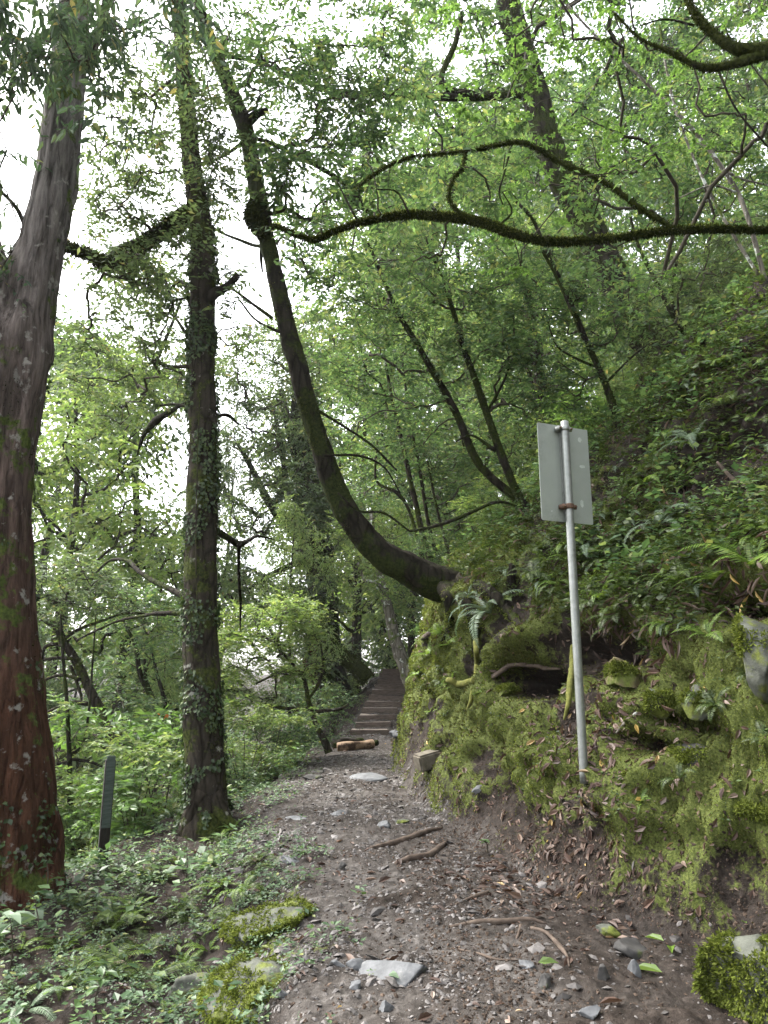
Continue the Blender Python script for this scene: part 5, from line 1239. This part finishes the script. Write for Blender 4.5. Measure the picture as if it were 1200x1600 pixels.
root('root', 'pale bare root spanning the dark hollow left of the pole', [(770, 1062, 8, .0), (800, 1046, 7, .10), (830, 1044, 8, .22), (845, 1050, 7, .25), (870, 1050, 4, .2)], M['root'], lift=1.0)
root('root', 'moss-covered root hanging down behind the pole', [(893, 1012, 8, .03), (889, 1040, 11, .08), (886, 1070, 10, .1), (881, 1100, 8, .08), (880, 1125, 3, .03)], M['root_mossy'], lift=.6, seg=12)
root('root', 'stubby moss-coated root sticking out of the bank corner', [(740, 1066, 11, 0), (718, 1070, 10, .05), (703, 1065, 9, .09), (693, 1072, 5, .10)], M['root_mossy'], lift=.6, seg=12)
root('root', 'long mossy root running down the bank beside the hollow', [(752, 965, 8), (748, 1000, 9), (742, 1040, 8), (735, 1085, 7), (730, 1110, 3)], M['root_mossy'], lift=.3, seg=12)
root('branch', 'dead branch lying on the slope above the wooden steps', [(628, 1018, 5, .1), (645, 1008, 5, .2), (655, 1000, 5, .25), (665, 998, 4, .2)], M['root'], lift=1.0, cat='branch')
root('branch', 'pale dead stick lying on the mossy bank right of the pole', [(960, 1148, 3, .02), (975, 1130, 6, .02), (990, 1112, 4, .02)], M['bark_pale'], lift=1, cat='stick')
root('branch', 'bare dead twig caught in the ferns on the right slope', [(1110, 735, 4, .15), (1125, 760, 6, .2), (1145, 775, 5, .2), (1160, 795, 3, .1)], M['root'], lift=1.0, cat='stick')
p0 = on(800, 918)
o = tube_obj('stump', (catmull([p0 - UP * .1, p0 + UP * .1, p0 + [.02, 0, .2], p0 + [.0, 0, .27]], 14), np.array([.06, .055, .05, .05, .048, .045, .045, .043, .043, .042, .04, .035, .03, .02])), M['bark_dark'], None, 12, rough=.25, rs=12)
tag(o, 'short dark rotten stump behind the silvery fern on the bank', 'stump')

# ------------------------------------------------------------------ road sign seen from behind
pb = on(911, 1208)
KS = float(depth(pb)) / 5.22
pole_top = at(882, 659, pb[1] + .02)
t = empty('signpost', pb, 'grey metal signpost seen from behind with a plain rectangular plate', 'sign')
galv = simple_mat("galvanised_steel", (.17, .18, .165), (.24, .25, .235), 30, .42, .12, .003, metal=.55, spots=((.13, .14, .115), .56, .7, 6), spec=.5)
plate_m = simple_mat("plate_back", (.22, .245, .215), (.27, .295, .26), 3.5, .5, .06, .002, metal=.3, spots=((.19, .21, .18), .5, .75, 2.2), spec=.5)
n = 40
Pp = np.linspace(pb - UP * .07 + np.array([0, .02, 0]), pole_top, n)
V, Q, T = tube(Pp, np.full(n, .030 * KS), 24)
MB().add(V, Q, T).build('pole', galv, t)
yaw = rad(24)
ex = np.array([cos(yaw), sin(yaw), 0]); ez = norm(pole_top - pb); ey = norm(np.cross(ez, ex))
ctop = at(881, 664, pole_top[1] + .05); 
pc = pole_top + ey * .052 - ez * .388 * KS + ex * .020
Wp, Hp, rc = .462 * KS, .745 * KS, .012
out = []
for (cx, cz, a0) in ((1, 1, 0), (-1, 1, pi / 2), (-1, -1, pi), (1, -1, 1.5 * pi)):
    for q in np.linspace(0, pi / 2, 5): out.append((cx * (Wp / 2 - rc) + rc * cos(a0 + q), cz * (Hp / 2 - rc) + rc * sin(a0 + q)))
out = np.array(out); k = len(out)
F_ = pc + ex * out[:, :1] + ez * out[:, 1:]
th = .003
V = np.vstack([F_ - ey * th / 2, F_ + ey * th / 2, pc - ey * th / 2, pc + ey * th / 2])
T = []
for i in range(k):
    jn = (i + 1) % k
    T += [(2 * k, jn, i), (2 * k + 1, k + i, k + jn), (i, jn, k + jn), (i, k + jn, k + i)]
MB().add(V, None, np.array(T)).build('plate', plate_m, t, smooth_=False)
# raised strip beside the pole, clamps and bolts, scuffs
mb = MB(); rot = np.stack([ex, ey, ez], 1)
def obox(mb, c, size, bev=.002):
    m_ = MB(); box(m_, (0, 0, 0), size, None, bev)
    V = np.concatenate(m_.V) @ rot.T + c
    mb.add(V, None, np.concatenate(m_.T))
obox(mb, pc - ex * .012 - ey * .011, (.05, .018, .62 * KS)); mb.build('raised_strip', galv, t, smooth_=False)
rust = simple_mat("rusty_clamp", (.05, .03, .02), (.16, .10, .07), 40, .8, .3, .003, metal=.2)
for hh, mt in ((.055 * KS, galv), (.655 * KS, rust)):
    c = pole_top - ez * hh
    mb = MB()
    V, Q, T = tube(np.linspace(c - ez * .016, c + ez * .016, 4), np.full(4, .030 * KS + .0045), 24); mb.add(V, Q, T)
    obox(mb, c + ex * .045, (.03, .012, .032)); obox(mb, c - ex * .045, (.03, .012, .032)); obox(mb, c + ey * .028 - ex * .03, (.06, .03, .03))
    cl = mb.build('clamp', mt, t)
    for sg in (1, -1):
        mb = MB(); cc = c + ex * .046 * sg
        V, Q, T = tube(np.linspace(cc - ey * .02, cc + ey * .012, 4), np.full(4, .007), 6); mb.add(V, Q, T)
        bo = mb.build('bolt', rust, None, base=np.array(t.location)); bo.parent = cl; bo.location = (0, 0, 0)
scuff_m = simple_mat("scuffed_paint", (.32, .35, .31), (.40, .43, .39), 30, .6, 0)
rs_ = np.random.default_rng(9)
for (fx, fz, sx, sz) in ((.155, .285, .018, .02), (.165, .075, .026, .016), (.14, -.215, .015, .03), (-.14, -.30, .01, .006)):
    a = np.linspace(0, 2 * pi, 9, endpoint=False); rad_ = rs_.uniform(.55, 1.1, 9)
    c = pc + ex * fx * KS + ez * fz * KS - ey * (th / 2 + .0006)
    ring = c + ex * (np.cos(a) * rad_ * sx)[:, None] + ez * (np.sin(a) * rad_ * sz)[:, None]
    V = np.vstack([ring, ring + ey * .0004, c, c + ey * .0004]); T = []
    for i in range(9): T += [(18, (i + 1) % 9, i), (19, 9 + i, 9 + (i + 1) % 9), (i, (i + 1) % 9, 9 + (i + 1) % 9), (i, 9 + (i + 1) % 9, 9 + i)]
    MB().add(V, None, np.array(T)).build('scuff', scuff_m, t, smooth_=False)

# ------------------------------------------------------------------ dark timber post on the left
pf = at(161, 1332, 7.4); pt_ = at(173, 1186, 7.4)
t = empty('wooden_post', pf, 'dark square timber post leaning slightly between the red tree and the ivy-clad trunk', 'post')
ax = norm(pt_ - pf); h = np.linalg.norm(pt_ - pf) + .35
yawp = rad(28)
px_ = np.array([cos(yawp), sin(yawp), 0]); py_ = norm(np.cross(ax, px_)); px_ = np.cross(py_, ax)
rot = np.stack([px_, py_, ax], 1)
mb = MB(); m_ = MB(); box(m_, (0, 0, 0), (.088, .062, h), None, .006)
V = np.concatenate(m_.V); V[:, 2] += np.where(V[:, 2] > 0, V[:, 1] * .08, 0)
mb.add(V @ rot.T + (pf + pt_) / 2 - ax * .175, None, np.concatenate(m_.T)); mb.build('body', M['wood_post'], t, smooth_=False)
mb = MB(); c = pt_ - ax * .30 - py_ * 0
obox(mb, (pf + pt_) / 2 + ax * .12 - py_ * .034, (.074, .008, .62), .002)
mb.build('face_plate', simple_mat("greenish_ribbed_plate", (.03, .042, .036), (.075, .095, .082), 14, .55, .5, .006, stretch=(.6, .6, 5)), t, smooth_=False)

# ------------------------------------------------------------------ timber steps
t = empty('staircase', (-.28, 17, .42), 'flight of weathered timber steps climbing away at the end of the path', 'steps')
r = np.random.default_rng(80)
NS = 11
for i in range(NS):
    y = 16.95 + .49 * i; z = .40 + .135 * (i + 1)
    xl = np.interp(y, [17, 22.3], [-.70, .00]); xr = np.interp(y, [17, 22.3], [.10, .92])
    w = xr - xl; cx = (xl + xr) / 2
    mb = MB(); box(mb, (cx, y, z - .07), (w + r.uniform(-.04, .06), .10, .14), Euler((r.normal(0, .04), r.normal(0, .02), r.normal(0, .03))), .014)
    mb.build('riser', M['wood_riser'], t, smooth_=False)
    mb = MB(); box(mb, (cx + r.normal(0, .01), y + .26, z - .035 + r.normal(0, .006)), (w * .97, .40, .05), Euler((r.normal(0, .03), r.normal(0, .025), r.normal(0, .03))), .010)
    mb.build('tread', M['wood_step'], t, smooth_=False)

# ------------------------------------------------------------------ short logs at the foot of the steps
def log(label, p, q, w, mat, seed):
    P0 = on(*p); P1 = P0 + np.array(q); rr = w * .5 / FPX * depth(P0)
    P0 = P0 + UP * rr * .7; P1 = P1 + UP * rr * .7
    r = np.random.default_rng(seed)
    P = catmull([P0, P0 * .6 + P1 * .4 + r.normal(0, .02, 3), P0 * .25 + P1 * .75 + r.normal(0, .03, 3), P1], 60)
    V, Q, T = tube(P, rr * (1 + .12 * np.sin(np.linspace(0, 9, 60))) * np.linspace(1, .8, 60), 28, rough=.22, rs=5, seed=seed, ridge=.06, nridge=7)
    return tag(MB().add(V, Q, T).build('log', mat, None, base=P0), label, 'log', 'cut logs by the steps')
log('orange-brown split log lying on the path before the steps', (528, 1170), (.60, .26, .05), 15, M['log'], 3)
log('dark mossy log behind the orange split log', (524, 1165), (.5, .35, .05), 11, M['bark_dark'], 4)
log('small dark log end right of the orange split log', (570, 1162), (.26, -.05, .02), 10, M['bark_dark'], 5)

# ------------------------------------------------------------------ orange tape in the valley bushes
orange = simple_mat("orange_tape", (.75, .13, .02), (.85, .17, .03), 8, .5, .1)
for (u, v, s, lab) in ((260, 1118, .055, 'brighter right-hand scrap of orange marking tape in the valley bushes'), (249, 1112, .04, 'fainter left-hand scrap of orange marking tape in the valley bushes')):
    p = at(u, v, 11.2)
    P = catmull([p + UP * s, p + [.01, .01, 0], p - UP * s + [-.01, 0, 0]], 8)
    T_, N_, B_ = frames(P)
    V = np.concatenate([P + N_ * s * .45, P - N_ * s * .45 + B_ * .02, P + N_ * s * .45 + B_ * .002, P - N_ * s * .45 + B_ * .022])
    Q = []
    for i in range(7): Q += [(i, i + 1, 8 + i + 1, 8 + i), (16 + i, 24 + i, 24 + i + 1, 16 + i + 1)]
    tag(MB().add(V, np.array(Q)).build('tape', orange, None, base=p), lab, 'tape', 'orange tape scraps')

# ------------------------------------------------------------------ single plants in the left foreground
def broad_plant(u, v, h, label, seed, n=6, ll=.14, mat='leaf_mid', name='plant'):
    r = np.random.default_rng(seed); p = on(u, v)
    t = empty(name, p, label, 'plant')
    P = catmull([p - UP * .03, p + UP * h * .5 + r.normal(0, .015, 3), p + UP * h + r.normal(0, .03, 3)], 16)
    V, Q, T = tube(P, np.linspace(.006, .003, 16), 6); MB().add(V, Q, T).build('stem', M['twig'], t)
    for k in range(n):
        a = k * 2.4 + r.uniform(-.3, .3); b_ = P[-1 - (k % 5)]
        d = np.array([[cos(a), sin(a), r.uniform(-.1, .45)]])
        MB().add(*leaves_six(b_[None], d, UP[None] + r.normal(0, .2, (1, 3)), ll * r.uniform(.7, 1.15), ll * .2, .25, .3)).build('leaf', M[mat], t, smooth_=False)
    return t
broad_plant(14, 1530, .34, 'plant with large pale blue-green leaves at the left edge', 1, 7, .17, 'fern_silver')
broad_plant(62, 1460, .2, 'little yellow-leaved seedling below the red-barked tree', 2, 7, .06, 'leaf_lime')
broad_plant(66, 1405, .34, 'spindly seedling in front of the red trunk foot', 3, 9, .07, 'cover')
broad_plant(38, 1400, .42, 'thin-stemmed seedling left of the spindly one, before the red trunk', 4, 9, .06, 'cover')
broad_plant(150, 1590, .22, 'broad-leaved plant at the bottom edge left of the mound', 5, 8, .09, 'leaf_mid')
broad_plant(290, 1380, .3, 'upright seedling on the slope below the ivy-clad trunk', 6, 8, .06, 'cover')
broad_plant(765, 1330, .12, 'tiny seedling in the leaf litter left of the pole', 7, 7, .05, 'leaf_mid')
# a few big fallen leaves
r = np.random.default_rng(90)
for (u, v, L, mt, lab) in ((1036, 1472, .10, 'fern_lime', 'pale green fallen leaf standing up beside the black-faced stone'), (1045, 1480, .09, 'fern_lime', 'pale green fallen leaf lying by the upright one'), (1035, 1520, .13, 'leaf_lime', 'long curled yellowish fallen leaf on the right of the path'), (970, 1568, .10, 'litter', 'tan fallen leaf near the bottom right of the path'),
                          (605, 1522, .07, 'fern_silver', 'whitish fallen leaf on the pale slab'), (1166, 1444, .04, 'leaf_lime', 'tiny yellow fallen leaf at the far right of the path'), (776, 1572, .05, 'litter', 'orange-brown fallen leaf at the bottom middle of path'), (838, 1505, .09, 'leaf_lime', 'yellowish fallen leaf in the centre right of path')):
    p = on(u, v) + UP * .012
    a = r.uniform(0, 6.28)
    o = MB().add(*leaves_six(p[None], np.array([[cos(a), sin(a), .25]]), UP[None] + r.normal(0, .3, (1, 3)), L, L * .22, .35, .3)).build('fallen_leaf', M[mt], None, base=p, smooth_=False)
    tag(o, lab, 'leaf', 'large fallen leaves')

# ------------------------------------------------------------------ thin haze added to pale and lift the distance
HZ = 0.00035
if HZ > 0:
    m, nt, out = mat_new("haze_air")
    pv = nd(nt, "ShaderNodeVolumePrincipled"); pv.inputs['Color'].default_value = (.93, .96, 1, 1); pv.inputs['Density'].default_value = HZ; pv.inputs['Anisotropy'].default_value = .3
    nt.links.new(pv.outputs[0], out.inputs['Volume'])
    bpy.context.view_layer.update(); mb = MB(); zlo, zhi = float(FV[:, 2].min()) - 1, max((o_.matrix_world @ Vector(c))[2] for o_ in COL.objects if o_.type == 'MESH' for c in o_.bound_box) + 1; box(mb, (0, 0, (zlo + zhi) / 2), (430, 430, zhi - zlo)); o = mb.build('haze', m, None, smooth_=False)
    #print('MAXZ', max((o_.matrix_world @ Vector(c))[2] for o_ in COL.objects if o_.type == 'MESH' for c in o_.bound_box))
    o['kind'] = 'stuff'; o['label'] = 'thin pale haze added between the trees to lift the distance'
